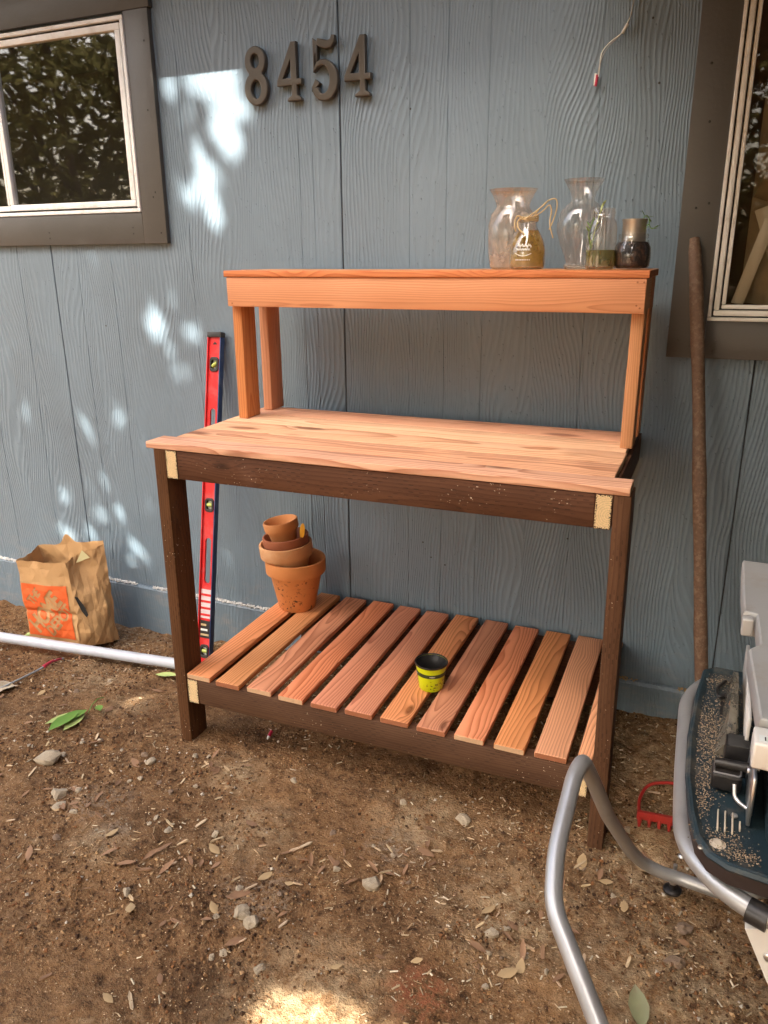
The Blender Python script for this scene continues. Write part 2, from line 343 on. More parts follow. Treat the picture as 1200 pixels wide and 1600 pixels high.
# ------------------------------------------------------------------ object helpers
def tag(o, label=None, cat=None, group=None, kind=None):
    if label: o['label'] = label
    if cat: o['category'] = cat
    if group: o['group'] = group
    if kind: o['kind'] = kind
    return o
def empty(name, loc=(0, 0, 0), rot=(0, 0, 0)):
    o = bpy.data.objects.new(name, None); COL.objects.link(o); o.location = loc; o.rotation_euler = rot
    o.empty_display_size = .05
    return o
def link(name, me, mat, parent=None, loc=(0, 0, 0), rot=(0, 0, 0), smooth=False):
    o = bpy.data.objects.new(name, me); COL.objects.link(o); o.location = loc; o.rotation_euler = rot; o.parent = parent
    mats = mat if isinstance(mat, (list, tuple)) else [mat]
    if not me.materials:
        for m in mats: me.materials.append(m)
    if smooth:
        for p in me.polygons: p.use_smooth = True
    return o
def pyd(name, V, Fc, mat, parent=None, smooth=False, loc=(0, 0, 0), rot=(0, 0, 0), mi=None):
    me = bpy.data.meshes.new(name); me.from_pydata(V, [], Fc)
    o = link(name, me, mat, parent, loc, rot, smooth)
    if mi:
        for p, k in zip(me.polygons, mi): p.material_index = k
    return o
def sharp(o, ang=40):
    me = o.data
    for p in me.polygons: p.use_smooth = True
    bm = bmesh.new(); bm.from_mesh(me)
    for e in bm.edges:
        e.smooth = not (len(e.link_faces) == 2 and e.calc_face_angle(0) > R(ang))
    bm.to_mesh(me); bm.free()
    return o
def box(name, lo, hi, mat, parent=None, bev=.002, seg=2, loc=(0, 0, 0), rot=(0, 0, 0)):
    bm = bmesh.new(); bmesh.ops.create_cube(bm, size=1)
    for v in bm.verts:
        v.co = Vector([(lo[k]+hi[k])/2 + v.co[k]*(hi[k]-lo[k]) for k in range(3)])
    if bev: bmesh.ops.bevel(bm, geom=bm.edges[:], offset=bev, segments=seg, profile=.6, affect='EDGES')
    me = bpy.data.meshes.new(name); bm.to_mesh(me); bm.free()
    return sharp(link(name, me, mat, parent, loc, rot), 50)
def board(name, lo, hi, axis, mat, parent=None, bev=.0022, n=10, wob=.0007, tint=None, lean=0.0, ends=None, mat0=None):
    d = [hi[k]-lo[k] for k in range(3)]; c = Vector([(hi[k]+lo[k])/2 for k in range(3)])
    if axis == 'x': L, Wd, T = d[0], d[1], d[2]; rot = (0, 0, 0)
    elif axis == 'y': L, Wd, T = d[1], d[0], d[2]; rot = (0, 0, R(90))
    else: L, Wd, T = d[2], d[1], d[0]; rot = (0, R(-90)+lean, 0)
    prof = []
    hw, ht = Wd/2, T/2
    for sy, sz in ((1, 1), (-1, 1), (-1, -1), (1, -1)):
        a = [(sy*hw, sz*(ht-bev)), (sy*(hw-.3*bev), sz*(ht-.3*bev)), (sy*(hw-bev), sz*ht)]
        if sy*sz < 0: a.reverse()
        prof += a
    V = []; Fc = []; mi = []; k = len(prof); sd = random.uniform(0, 99)
    xs = [-L/2, -L/2+bev*.6] + [-L/2 + L*i/n for i in range(1, n)] + [L/2-bev*.6, L/2]
    for j, x in enumerate(xs):
        e = 1 - (bev*.55/ht if j in (0, len(xs)-1) else 0); ew = 1 - (bev*.55/hw if j in (0, len(xs)-1) else 0)
        oy = wob*noise.noise((x*3, sd, 0))*1.6; oz = wob*noise.noise((x*3, sd, 7))
        for q, (y, z) in enumerate(prof):
            w = wob*.5*noise.noise((x*9, sd+q*3, 3))
            V.append((x, y*ew+oy+w, z*e+oz+w))
    for j in range(len(xs)-1):
        for q in range(k):
            Fc.append((j*k+q, j*k+(q+1) % k, (j+1)*k+(q+1) % k, (j+1)*k+q)); mi.append(0)
    Fc.append(tuple(range(k-1, -1, -1))); mi.append(1); Fc.append(tuple((len(xs)-1)*k+q for q in range(k))); mi.append(1 if ends != 'one' else 1)
    o = pyd(name, V, Fc, [mat, ends if ends else mat], parent, loc=c, rot=rot, mi=mi)
    bm = bmesh.new(); bm.from_mesh(o.data); bmesh.ops.recalc_face_normals(bm, faces=bm.faces[:]); bm.to_mesh(o.data); bm.free()
    sharp(o, 35)
    if tint: o.color = (*tint, 1)
    return o
def lathe(name, prof, mat, parent=None, seg=40, loc=(0, 0, 0), rot=(0, 0, 0), wob=0.0):
    V = []; Fc = []; k = len(prof)
    for i in range(seg):
        a = 2*math.pi*i/seg
        for j, (r, z) in enumerate(prof):
            w = 1 + wob*noise.noise((math.cos(a)*1.5, math.sin(a)*1.5, z*20))
            V.append((r*w*math.cos(a), r*w*math.sin(a), z))
    for i in range(seg):
        for j in range(k-1):
            Fc.append((i*k+j, ((i+1) % seg)*k+j, ((i+1) % seg)*k+j+1, i*k+j+1))
    o = pyd(name, V, Fc, mat, parent, loc=loc, rot=rot)
    bm = bmesh.new(); bm.from_mesh(o.data); bmesh.ops.remove_doubles(bm, verts=bm.verts[:], dist=1e-5)
    bmesh.ops.recalc_face_normals(bm, faces=bm.faces[:]); bm.to_mesh(o.data); bm.free()
    return sharp(o, 38)
def smooth_path(P, rad, per=6):
    P = [Vector(p) for p in P]; out = [P[0]]
    for i in range(1, len(P)-1):
        a, b, c = P[i-1], P[i], P[i+1]; u = (a-b); w = (c-b); r = min(rad, u.length*.48, w.length*.48)
        s, e = b+u.normalized()*r, b+w.normalized()*r
        for j in range(per+1):
            t = j/per; out.append(s*(1-t)**2 + b*2*t*(1-t) + e*t*t)
    out.append(P[-1]); return out
def tube_geo(P, r, seg=14, cap=True, taper=None):
    V = []; Fc = []; P = [Vector(p) for p in P]
    up = Vector((0, 0, 1)); t0 = (P[1]-P[0]).normalized()
    if abs(t0.z) > .9: up = Vector((1, 0, 0))
    nrm = (up - t0*up.dot(t0)).normalized()
    for i, p in enumerate(P):
        t = (P[min(i+1, len(P)-1)] - P[max(i-1, 0)]).normalized()
        nrm = (nrm - t*nrm.dot(t)).normalized(); bi = t.cross(nrm)
        rr = r if taper is None else r*taper[i] if isinstance(taper, list) else r*(1+(taper-1)*i/(len(P)-1))
        for k in range(seg):
            a = 2*math.pi*k/seg; V.append(p + nrm*math.cos(a)*rr + bi*math.sin(a)*rr)
    for i in range(len(P)-1):
        for k in range(seg):
            Fc.append((i*seg+k, i*seg+(k+1) % seg, (i+1)*seg+(k+1) % seg, (i+1)*seg+k))
    if cap:
        Fc.append(tuple(range(seg-1, -1, -1))); Fc.append(tuple((len(P)-1)*seg+k for k in range(seg)))
    return V, Fc
def tube(name, P, r, mat, parent=None, seg=14, cap=True, taper=None, bend=0.0, loc=(0, 0, 0)):
    if bend: P = smooth_path(P, bend)
    V, Fc = tube_geo(P, r, seg, cap, taper)
    return sharp(pyd(name, V, Fc, mat, parent, loc=loc), 50)
def shape2d(name, loops, depth, bev, mat, parent=None, loc=(0, 0, 0), rot=(0, 0, 0), res=2):
    cu = bpy.data.curves.new(name, 'CURVE'); cu.dimensions = '2D'; cu.fill_mode = 'BOTH'
    cu.extrude = max(depth/2-bev, 0); cu.bevel_depth = bev; cu.bevel_resolution = res; cu.offset = -bev
    for lp in loops:
        s = cu.splines.new('POLY'); s.points.add(len(lp)-1); s.use_cyclic_u = True
        for p, q in zip(s.points, lp): p.co = (q[0], q[1], 0, 1)
    t = bpy.data.objects.new('tmp', cu); COL.objects.link(t)
    dg = bpy.context.evaluated_depsgraph_get(); dg.update()
    me = bpy.data.meshes.new_from_object(t.evaluated_get(dg)); bpy.data.objects.remove(t); bpy.data.curves.remove(cu)
    me.name = name; me.materials.clear()
    return sharp(link(name, me, mat, parent, loc, rot), 40)
def rrect(w, h, r, n=5, cx=0, cy=0):
    P = []
    for sx, sy, a0 in ((1, 1, 0), (-1, 1, 90), (-1, -1, 180), (1, -1, 270)):
        for i in range(n+1):
            a = R(a0+90*i/n); P.append((cx+sx*(w/2-r)+r*math.cos(a), cy+sy*(h/2-r)+r*math.sin(a)))
    return P
def ell(cx, cy, a, b, n=40, rot=0.0, pw=1.0):
    P = []
    for i in range(n):
        t = 2*math.pi*i/n; x, y = a*math.cos(t), b*math.sin(t)
        P.append((cx+x*math.cos(rot)-y*math.sin(rot), cy+x*math.sin(rot)+y*math.cos(rot)))
    return P
def vcol(me, cols):
    at = me.color_attributes.new('Col', 'FLOAT_COLOR', 'POINT')
    for i, c in enumerate(cols): at.data[i].color = (*c, 1)

def sstep(a, b, x):
    t = max(0, min(1, (x-a)/(b-a))); return t*t*(3-2*t)
def gh(x, y, fine=True):
    h = -.088*sstep(.55, -.6, x)*sstep(-.85, -.12, y)
    h -= .02*sstep(-.7, -1.4, x)
    if abs(x) < 4 and y > -4:
        h += .012*noise.noise((x*4, y*4, 1)) + .011*noise.noise((x*8, y*8, 5)) + .010*max(0, noise.noise((x*13, y*13, 25))-.15)
        if fine:
            h += .0075*noise.noise((x*17, y*17, 4)) + .0050*noise.noise((x*43, y*43, 9))
            k = noise.noise((x*30, y*30, 15)); h += .006*max(0, k-.25)
    # the soil is level where the bench legs stand
    for lx, ly in ((.02, -.65), (1.21, -.63)):
        d = math.hypot(x-lx, y-ly); 
        if d < .12: h *= sstep(.03, .12, d)
    return h

# ================================================================== SETTING
# ground: fine grid in view, coarse out to the horizon
def axis(lo, hi, step, far):
    a = []; x = lo
    while x < hi-1e-6: a.append(x); x += step
    a.append(hi); g = step; x = hi; r = []
    while x < far: g *= 1.6; x += g; r.append(x)
    g = step; x = lo; l = []
    while x > -far: g *= 1.6; x -= g; l.append(x)
    return l[::-1]+a+r
XS = axis(-1.75, 1.95, .0105, 120); YS = axis(-1.75, .05, .0105, 120)
V = [(x, y, gh(x, y)) for y in YS for x in XS]; nx = len(XS)
Fc = [(j*nx+i, j*nx+i+1, (j+1)*nx+i+1, (j+1)*nx+i) for j in range(len(YS)-1) for i in range(nx-1)]
ground = pyd('ground', V, Fc, m_soil, smooth=True); tag(ground, kind='structure')

# ------------------------------------------------------------------ house wall
wall = tag(empty('house_wall', (0, 0, 0)), 'blue painted house wall of grooved wood grain siding behind the bench', 'wall')
def siding(x0, x1, grooves, z0=.112, z1=2.62):
    xs = [x0, x0+.0015]; ys = [-.003, 0.0]
    for g in sorted(grooves):
        xs += [g-.0035, g-.0012, g+.0012, g+.0035]; ys += [0, .0014, .0014, 0]
    xs += [x1-.0015, x1]; ys += [0.0, -.003]
    ys = [abs(y) for y in ys]; ys[0] = ys[-1] = .003
    zs = [z0 + (z1-z0)*i/24 for i in range(25)]
    V = []; 
    for z in zs:
        for x, y in zip(xs, ys): V.append((x, y + .0012*noise.noise((x*2.5, 0, z*2.5)), z))
    k = len(xs); n = len(zs)
    Fc = [(j*k+i, j*k+i+1, (j+1)*k+i+1, (j+1)*k+i) for j in range(n-1) for i in range(k-1)]
    b0 = len(V)
    for z in (zs[0], zs[-1]):
        for x in xs: V.append((x, .016, z))
    Fc += [(i+1, i, b0+i, b0+i+1) for i in range(k-1)]
    Fc += [((n-1)*k+i, (n-1)*k+i+1, b0+k+i+1, b0+k+i) for i in range(k-1)]
    o = pyd('siding_panel', V, Fc, m_wall, wall)
    for p in o.data.polygons: p.use_smooth = False
    return o
siding(-3.4, -2.189, [-3.2, -2.99, -2.8, -2.6, -2.4])
siding(-2.186, -.9745, [-1.99, -1.78, -1.585, -1.385, -1.36+.215])
siding(-.9715, .2415, [-.85, -.69, -.335, .10, .148])
siding(.2445, 1.4575, [.47, .585, .705, 1.005])
siding(1.4605, 2.6, [1.66, 1.86, 2.06])
box('backing_sheet', (-3.4, .018, -.2), (2.6, .03, 2.62), m_gasket, wall, 0)
# foundation skirt below the siding and the crumbly caulk bead on its ledge
V = []; Fc = []; n = 160
for i in range(n+1):
    x = -3.4 + 6.0*i/n; w = .0025*noise.noise((x*6, 1, 2))
    V += [(x, -.016+w, -.3), (x, -.016+w, .100), (x, -.010+w, .108), (x, .012, .1105)]
for i in range(n):
    for k in range(3): a = i*4+k; Fc.append((a, a+1, a+5, a+4))
pyd('foundation_skirt', V, [f[::-1] for f in Fc], m_wall, wall)
V = []; Fc = []; C = []
def crumb(V, Fc, C, p, r, col, flat=.8):
    b = len(V); M3 = Matrix.Rotation(random.uniform(0, 6.3), 3, Vector((random.uniform(-1, 1), random.uniform(-1, 1), random.uniform(.1, 1))).normalized())
    for q in ((1, 0, 0), (-1, 0, 0), (0, 1, 0), (0, -1, 0), (0, 0, 1), (0, 0, -1)):
        v = M3 @ (Vector(q)*r*random.uniform(.6, 1.25)); V.append((p[0]+v.x, p[1]+v.y, p[2]+v.z*flat)); C.append(col)
    for f in ((0, 2, 4), (2, 1, 4), (1, 3, 4), (3, 0, 4), (2, 0, 5), (1, 2, 5), (3, 1, 5), (0, 3, 5)): Fc.append(tuple(b+i for i in f))
for i in range(3200):
    x = random.uniform(-1.7, 1.75); left = x < .3
    if random.random() > (.95 if left or x > 1.0 else .5): continue
    t = random.random(); y = -.016+.016*t
    if left: k = random.uniform(.5, .82); col = (k, k*.98, k*.93)
    else: k = random.uniform(.7, 1.2); col = (.42*k, .27*k, .12*k)
    if noise.noise((x*5, 3, 3)) < -.25: continue
    crumb(V, Fc, C, (x, y, .110+random.uniform(-.001, .004)), random.uniform(.0022, .0062) if left else random.uniform(.0016, .004), col)
cb = pyd('caulk_bead', V, Fc, m_caulk, wall); vcol(cb.data, C); tag(cb, kind='stuff')
# eave: soffit, fascia (they shade the top of the wall)
box('soffit', (-3.6, -.485, 2.50), (2.9, .03, 2.515), m_soffit, wall, 0)
box('fascia', (-3.6, -.505, 2.47), (2.9, -.486, 2.65), m_soffit, wall, .003)
V = [(-3.6, -.53, 2.655), (2.9, -.53, 2.655), (2.9, 3.5, 4.2), (-3.6, 3.5, 4.2), (-3.6, -.53, 2.68), (2.9, -.53, 2.68), (2.9, 3.5, 4.225), (-3.6, 3.5, 4.225)]
pyd('roof', V, [(3, 2, 1, 0), (4, 5, 6, 7), (0, 1, 5, 4), (1, 2, 6, 5), (2, 3, 7, 6), (3, 0, 4, 7)], m_gasket, wall)

# unseen wing and porch added off to the right to shade that end
wing = tag(empty('shade_wing', (2.6, -2.2, 0)), 'unseen grey brown wing added to shade the saw side of the yard', 'shade blocker')
box('wall', (2.45-2.6, -2.2, -.2), (2.65-2.6, 2.15, 2.9), m_trim, wing, .004)
box('roof', (1.45-2.6, -2.5, 2.72), (3.0-2.6, 1.66, 2.86), m_soffit, wing, .004)
box('shade_porch_roof', (1.06-2.6, .50, 2.19), (2.445-2.6, 2.17, 2.27), m_soffit, wing, .004)
box('shade_porch_post', (2.36-2.6, .57, -.1), (2.44-2.6, .65, 2.185), m_trim, wing, .004)
def trim(name, lo, hi, par): return box(name, lo, hi, m_trim, par, .0018)
# left window
wl = empty('window', (0, 0, 0)); wl.parent = wall
tag(wl, 'sliding window with cream frame and grey brown trim boards')
x0, x1, z0, z1 = -1.80, -.517, 1.540, 2.130
trim('trim_board', (x1+.001, -.020, z0-.104), (-.418, -.0005, z1+.010), wl)
trim('trim_board', (x0-.1, -.020, z0-.104), (x0-.001, -.0005, z1+.010), wl)
trim('trim_board', (x0, -.0195, z0-.104), (x1, -.0005, z0-.001), wl)
trim('trim_board', (x0-.1, -.022, z1+.011), (-.410, -.0005, z1+.12), wl)
def frame(par, name, x0, x1, z0, z1, w, y0, y1, mat, bev=.002):
    for lo, hi in (((x0, y0, z0), (x1, y1, z0+w)), ((x0, y0, z1-w), (x1, y1, z1)), ((x0, y0, z0+w+.0005), (x0+w, y1, z1-w-.0005)), ((x1-w, y0, z0+w+.0005), (x1, y1, z1-w-.0005))):
        box(name, lo, hi, mat, par, bev)
frame(wl, 'frame', x0, x1, z0, z1, .012, -.024, .010, m_whiteL)
frame(wl, 'frame', x0+.0125, x1-.0125, z0+.0125, z1-.0125, .006, -.012, .010, m_gasket, 0)
frame(wl, 'sash', -1.125, x1-.019, z0+.019, z1-.019, .020, -.021, .004, m_whiteL, .003)
frame(wl, 'sash', x0+.019, -1.128, z0+.019, z1-.019, .018, -.012, .008, m_whiteL, .003)
box('gasket', (-1.127, -.019, z0+.02), (-1.1255, .0, z1-.02), m_gasket, wl, 0)
def pane(lo, hi, m, par):
    return pyd('pane', [(lo[0], lo[1], lo[2]), (hi[0], lo[1], lo[2]), (hi[0], lo[1], hi[2]), (lo[0], lo[1], hi[2])], [(0, 1, 2, 3)], m, par)
pane((-1.107, -.008, z0+.038), (x1-.038, 0, z1-.038), m_glassL, wl)
pane((x0+.036, -.002, z0+.036), (-1.145, 0, z1-.036), m_glassL, wl)
def room(x0, x1, z0, z1, par, dep=.5, mat=None):
    V = [(x, y, z) for y in (.0165, dep) for z in (z0, z1) for x in (x0, x1)]
    pyd('dark_interior', V, [(4, 5, 7, 6), (0, 4, 6, 2), (1, 3, 7, 5), (0, 1, 5, 4), (2, 6, 7, 3)], mat or m_room, par)
# right window
wr = empty('window', (0, 0, 0)); wr.parent = wall
tag(wr, 'window with worn cream moulded frame and dusty plastic inside')
a0, a1, b0, b1 = 1.328, 2.25, 1.219, 2.30
trim('trim_board', (1.234, -.020, b0-.099), (a0-.001, -.0005, b1+.1), wr)
trim('trim_board', (a0, -.0195, b0-.099), (a1, -.0005, b0-.001), wr)
trim('trim_board', (a1+.001, -.020, b0-.099), (a1+.1, -.0005, b1+.1), wr)
frame(wr, 'frame', a0, a1, b0, b1, .009, -.027, .010, m_white)
frame(wr, 'frame', a0+.0095, a1-.0095, b0+.0095, b1-.0095, .003, -.014, .010, m_gasket, 0)
frame(wr, 'moulding', a0+.013, a1-.013, b0+.013, b1-.013, .014, -.023, .009, m_white, .005)
frame(wr, 'moulding', a0+.0275, a1-.0275, b0+.0275, b1-.0275, .003, -.010, .009, m_gasket, 0)
frame(wr, 'moulding', a0+.031, a1-.031, b0+.031, b1-.031, .010, -.017, .009, m_white, .003)
pane((a0+.041, -.002, b0+.041), (a1-.041, 0, b1-.041), m_glassR, wr)

# cut the wall behind the windows: replace by real openings
def cut(o, x0, x1, z0, z1):
    bm = bmesh.new(); bm.from_mesh(o.data)
    for co, no in (((x0, 0, 0), (1, 0, 0)), ((x1, 0, 0), (1, 0, 0)), ((0, 0, z0), (0, 0, 1)), ((0, 0, z1), (0, 0, 1))):
        bmesh.ops.bisect_plane(bm, geom=bm.verts[:]+bm.edges[:]+bm.faces[:], plane_co=co, plane_no=no)
    dl = [f for f in bm.faces if x0 < f.calc_center_median().x < x1 and z0 < f.calc_center_median().z < z1]
    bmesh.ops.delete(bm, geom=dl, context='FACES'); bm.to_mesh(o.data); bm.free()
for o in wall.children:
    if o.name.startswith(('siding', 'backing')):
        cut(o, -1.785, -.532, 1.555, 2.115); cut(o, 1.343, 2.235, 1.234, 2.285)
room(-1.785, -.532, 1.555, 2.115, wl); room(1.343, 2.235, 1.234, 2.285, wr, .16, m_roomR)

# things stored behind the right window
V = []; Fc = []
for j in range(15):
    for i in range(11):
        u, v = i/10, j/14
        V.append((1.40+.28*u, .075+.025*noise.noise((u*5, v*3, 3))+.012*math.sin(u*16), 1.262+.50*v - .03*u))
Fc = [(j*11+i, j*11+i+1, (j+1)*11+i+1, (j+1)*11+i) for j in range(14) for i in range(10)]
tag(pyd('plastic_sheet', V, Fc, m_net, smooth=True), 'crumpled dusty plastic sheet standing inside the window by the leaning pole', 'plastic sheet')
def slatb(x0, z0, x1, z1, w, y, mat, label, name='board'):
    d = Vector((x1-x0, 0, z1-z0)); L = d.length
    o = box(name, (-L/2, -.006, -w/2), (L/2, .006, w/2), mat, None, .001, 1, loc=((x0+x1)/2, y, (z0+z1)/2), rot=(0, -math.atan2(d.z, d.x), 0))
    return tag(o, label, name.replace('_', ' '))
slatb(1.395, 1.26, 1.45, 1.47, .03, .028, m_board, 'pale board leaning left inside the window above the rake handle')
slatb(1.53, 1.25, 1.43, 1.50, .045, .042, m_board, 'wider pale board crossing behind inside the window above the rake handle')
slatb(1.56, 1.27, 1.49, 1.56, .03, .04, simple('green_label_card', (.16, .27, .22), .6), 'thin green card strip standing inside the window', 'card_strip')
slatb(1.42, 1.52, 1.62, 2.05, .035, .05, simple('brown_lath', (.22, .12, .05), .7), 'brown lath leaning inside the window above the plastic sheet', 'lath')

for (x, y, z, par) in ((-.44, -.0205, 1.47, wl), (-.45, -.0205, 1.60, wl), (-.46, -.0205, 1.585, wl), (-.56, -.020, 1.49, wl), (-.56, -.020, 1.47, wl), (-.95, -.020, 1.48, wl), (-.95, -.020, 1.46, wl), (-.44, -.0205, 2.05, wl), (-.45, -.0205, 1.85, wl), (1.26, -.0205, 1.165, wr), (1.29, -.0205, 1.15, wr), (1.355, -.020, 1.165, wr), (1.35, -.020, 1.14, wr), (1.27, -.0205, 1.50, wr), (1.30, -.0205, 1.51, wr), (1.28, -.0205, 1.70, wr), (1.27, -.0205, 1.83, wr)):
    lathe('nail_head', [(0, .0012), (.0022, .001), (.0032, 0)], m_gasket if z > 1.4 else m_trim, par, 8, loc=(x, y, z), rot=(R(90), 0, 0))
for (x, z) in ((1.12, 1.947), (1.149, 1.80), (.47, 1.79), (-.30, 1.02), (.55, .42), (.60, .40), (.52, .47), (-.75, 1.15), (1.0, .55)):
    lathe('nail_head', [(0, .0008), (.0022, .0008), (.003, 0)], m_gasket, wall, 8, loc=(x, -.0006, z), rot=(R(90), 0, 0))
# ------------------------------------------------------------------ house numbers
dig = {}
sc = .158
def num(loops, x, z, w, h, label):
    L = [[((px-.5)*w, (py-.5)*h) for px, py in lp] for lp in loops]
    o = shape2d('house_number', L, .020, .0035, m_bronze, None, loc=(x, -.0135, z), rot=(R(90), 0, 0))
    tag(o, label, 'house number', 'house numbers on the wall')
def arc(cx, cy, rx, ry, a0, a1, n):
    return [(cx+rx*math.cos(R(a0+(a1-a0)*i/n)), cy+ry*math.sin(R(a0+(a1-a0)*i/n))) for i in range(n+1)]
eight = [arc(.5, .29, .5, .29, -235, 55, 30) + arc(.5, .745, .44, .255, -48, 228, 30),
         ell(.5, .275, .20, .155, 28), ell(.5, .755, .17, .115, 28)]
four = [[(.60, 1.0), (.80, 1.0), (.80, .38), (1.0, .38), (1.0, .27), (.80, .27), (.80, .10), (.90, .07), (.97, .04), (.97, 0), (.40, 0), (.40, .04), (.48, .07), (.58, .10), (.58, .27), (0, .27), (0, .36)],
        [(.25, .395), (.56, .395), (.56, .70)]]
five = [[(.06, .98), (.06, .43)] + [(.16, .45), (.17, .46)] + arc(.40, .40, .27, .195, 140, 15, 10) + arc(.34, .29, .34, .215, 15, -120, 12)
        + arc(.15, .235, .135, .075, -30, 40, 4)[::-1][:0]
        + [(.25, .13), (.33, .22), (.27, .31), (.13, .33), (.03, .27), (.0, .17), (.08, .06), (.24, .0), (.45, -.005)] + arc(.50, .295, .44, .30, -75, 90, 16) + [(.40, .595), (.27, .565), (.25, .80), (.30, .855)]
        + arc(.62, .97, .28, .13, -135, -20, 8) + [(.90, 1.0), (.84, 1.02)] + arc(.60, 1.02, .22, .09, -20, -150, 8) + [(.30, .965), (.16, .985)]]
num(eight, -.030, 1.913, .083, .162, 'bronze figure eight, first of the house numerals')
num(four, .087, 1.914, .085, .158, 'bronze figure four between the eight and the five')
# the five is a clean stroked outline
def stroke(pts, wd):
    Lp, Rp = [], []
    for i, p in enumerate(pts):
        a = Vector(pts[max(i-1, 0)]); c = Vector(pts[min(i+1, len(pts)-1)]); t = (c-a).normalized(); n_ = Vector((-t.y, t.x))
        w = wd[i] if isinstance(wd, list) else wd
        q = Vector(p); Lp.append(tuple(q+n_*w/2)); Rp.append(tuple(q-n_*w/2))
    return Lp + Rp[::-1]
def five_mesh():
    w, h = .082, .162; a = .16
    P = [(.88, 1.0), (.86, .92), (.74, .865), (.58, .86), (.40, .89), (.22, .93)]
    flag = stroke([(x*w, y*h) for x, y in P], [.010, .017, .022, .024, .022, .016])
    stem = [(.06*w, .985*h), (.25*w, .93*h), (.24*w, .52*h), (.10*w, .45*h), (.06*w, .43*h)]
    B = [(.10, .47), (.2, .545), (.38, .59), (.56, .575)] + arc(.48, .295, .40, .275, 68, -90, 14) + [(.30, .03), (.17, .10), (.12, .19), (.19, .26), (.26, .22)]
    wd = [.008, .013, .016, .019] + [.02+.008*math.sin(math.pi*i/14) for i in range(15)] + [.019, .021, .022, .022, .016]
    bowl = stroke([(x*w, y*h) for x, y in B], wd)
    root = empty('house_number', (.205-w/2, -.0135, 1.835), (R(90), 0, 0))
    shape2d('flag', [flag], .0202, .0034, m_bronze, root)
    shape2d('stem', [stem], .0198, .0034, m_bronze, root)
    shape2d('bowl', [bowl], .0200, .0034, m_bronze, root)
    tag(root, 'bronze figure five between the two bronze fours', 'house number', 'house numbers on the wall')
five_mesh()
num(four, .313, 1.909, .085, .158, 'bronze figure four just past the wall panel joint')

# cut cable hanging on the wall
wroot = tag(empty('hanging_cable', (0, 0, 0)), 'thin grey cut cable hanging down the wall with a crimson end', 'cable')
P = [(1.078, -.012, 2.35), (1.074, -.012, 2.00), (1.066, -.014, 1.945), (1.048, -.012, 1.915), (1.022, -.012, 1.897), (1.006, -.014, 1.875), (.998, -.013, 1.845), (.995, -.014, 1.82)]
tube('wire', P, .0018, m_wire, wroot, 8, bend=.03)
tube('wire', [(p[0]+.005*math.sin(i*1.7), p[1]-.003, p[2]+.004) for i, p in enumerate(P[2:])], .0013, m_ink, wroot, 6, bend=.03)
tube('clip', [(1.062, -.012, 1.938), (1.050, -.012, 1.918)], .004, m_ink, wroot, 8)
tube('wire_end', [(.996, -.014, 1.829), (.993, -.015, 1.803)], .0042, m_crim, wroot, 8, taper=.8)
tube('wire_end', [(.991, -.012, 1.833), (.990, -.012, 1.806)], .0032, m_ink, wroot, 8)

# ================================================================== POTTING BENCH
BX = .616
bench = tag(empty('potting_bench', (BX, 0, 0), (0, 0, R(1.179))), 'wooden potting bench with redwood slats, worktop and raised shelf on dark legs', 'bench')
def bb(name, x0, x1, y0, y1, z0, z1, axis, mat, par=bench, **k):
    return board(name, (x0-BX, y0, z0), (x1-BX, y1, z1), axis, mat, par, **k)
YF = -.687
l1 = bb('leg', -.003, .034, YF, YF+.0806, -.035, .904, 'z', m_pt, lean=R(.25))
l2 = bb('leg', 1.1965, 1.2335, YF, YF+.0806, -.035, .904, 'z', m_pt, lean=R(-.55))
for zt in (.904, .218):
    for xa in (.0365, 1.1545):
        bb('side_rail', xa, xa+.036, YF, -.03, zt-.0787, zt-.0005, 'y', m_pt, ends=m_end)
    bb('front_rail', .073, 1.154, YF+.0015, YF+.0375, zt-.0785, zt-.001, 'x', m_pt, n=24)
    bb('back_rail', .073, 1.154, -.067, -.031, zt-(.0785 if zt > .5 else .20), zt-.001, 'x', m_pt, n=24)  # lower back rail deepened so the gaps between slats stay dark
# worktop boards
random.seed(21)
bb('worktop_board', -.0235, 1.2245, YF-.0015, -.6105, .9045, .9222, 'x', m_redtop, n=30, wob=.0012, ends=m_endr, tint=(1.05, .93, .86))
y = -.6092; k = 0
tints = [(.92, .74, .62), (1.05, 1.0, .92), (1.02, .94, .82), (.92, .76, .66)]
while k < 4:
    w = .1235
    bb('worktop_board', .016+random.uniform(-.003, .003), 1.1815+random.uniform(-.002, .003), y, y+w-.0028, .9045, .9218+random.uniform(-.0008, .0008), 'x', m_redtop, n=30, wob=.0010, ends=m_endr, tint=tints[k])
    y += w; k += 1
# slats of the low shelf
sl = [(1.0, .82, .76), (1.06, .95, .85), (.98, .86, .8), (1.05, .95, .9), (1.02, .9, .85), (1.0, .86, .76), (.96, .8, .74), (1.0, .88, .78), (1.05, .98, .98), (1.05, .9, .8), (1.1, .98, .95), (1.3, 1.35, 1.1)]
for i in range(12):
    x = .0375 + i*.10206; w = .0775 if i < 11 else .0335
    bb('slat', x+random.uniform(-.0015, .0015), x+w, YF-.002+random.uniform(-.003, .003), -.022+random.uniform(-.006, .006), .2183, .2345, 'y', m_red, n=14, wob=.0011, bev=.0028, ends=(m_endr if i in (0, 2, 3, 8, 9) else m_endd), tint=sl[i])
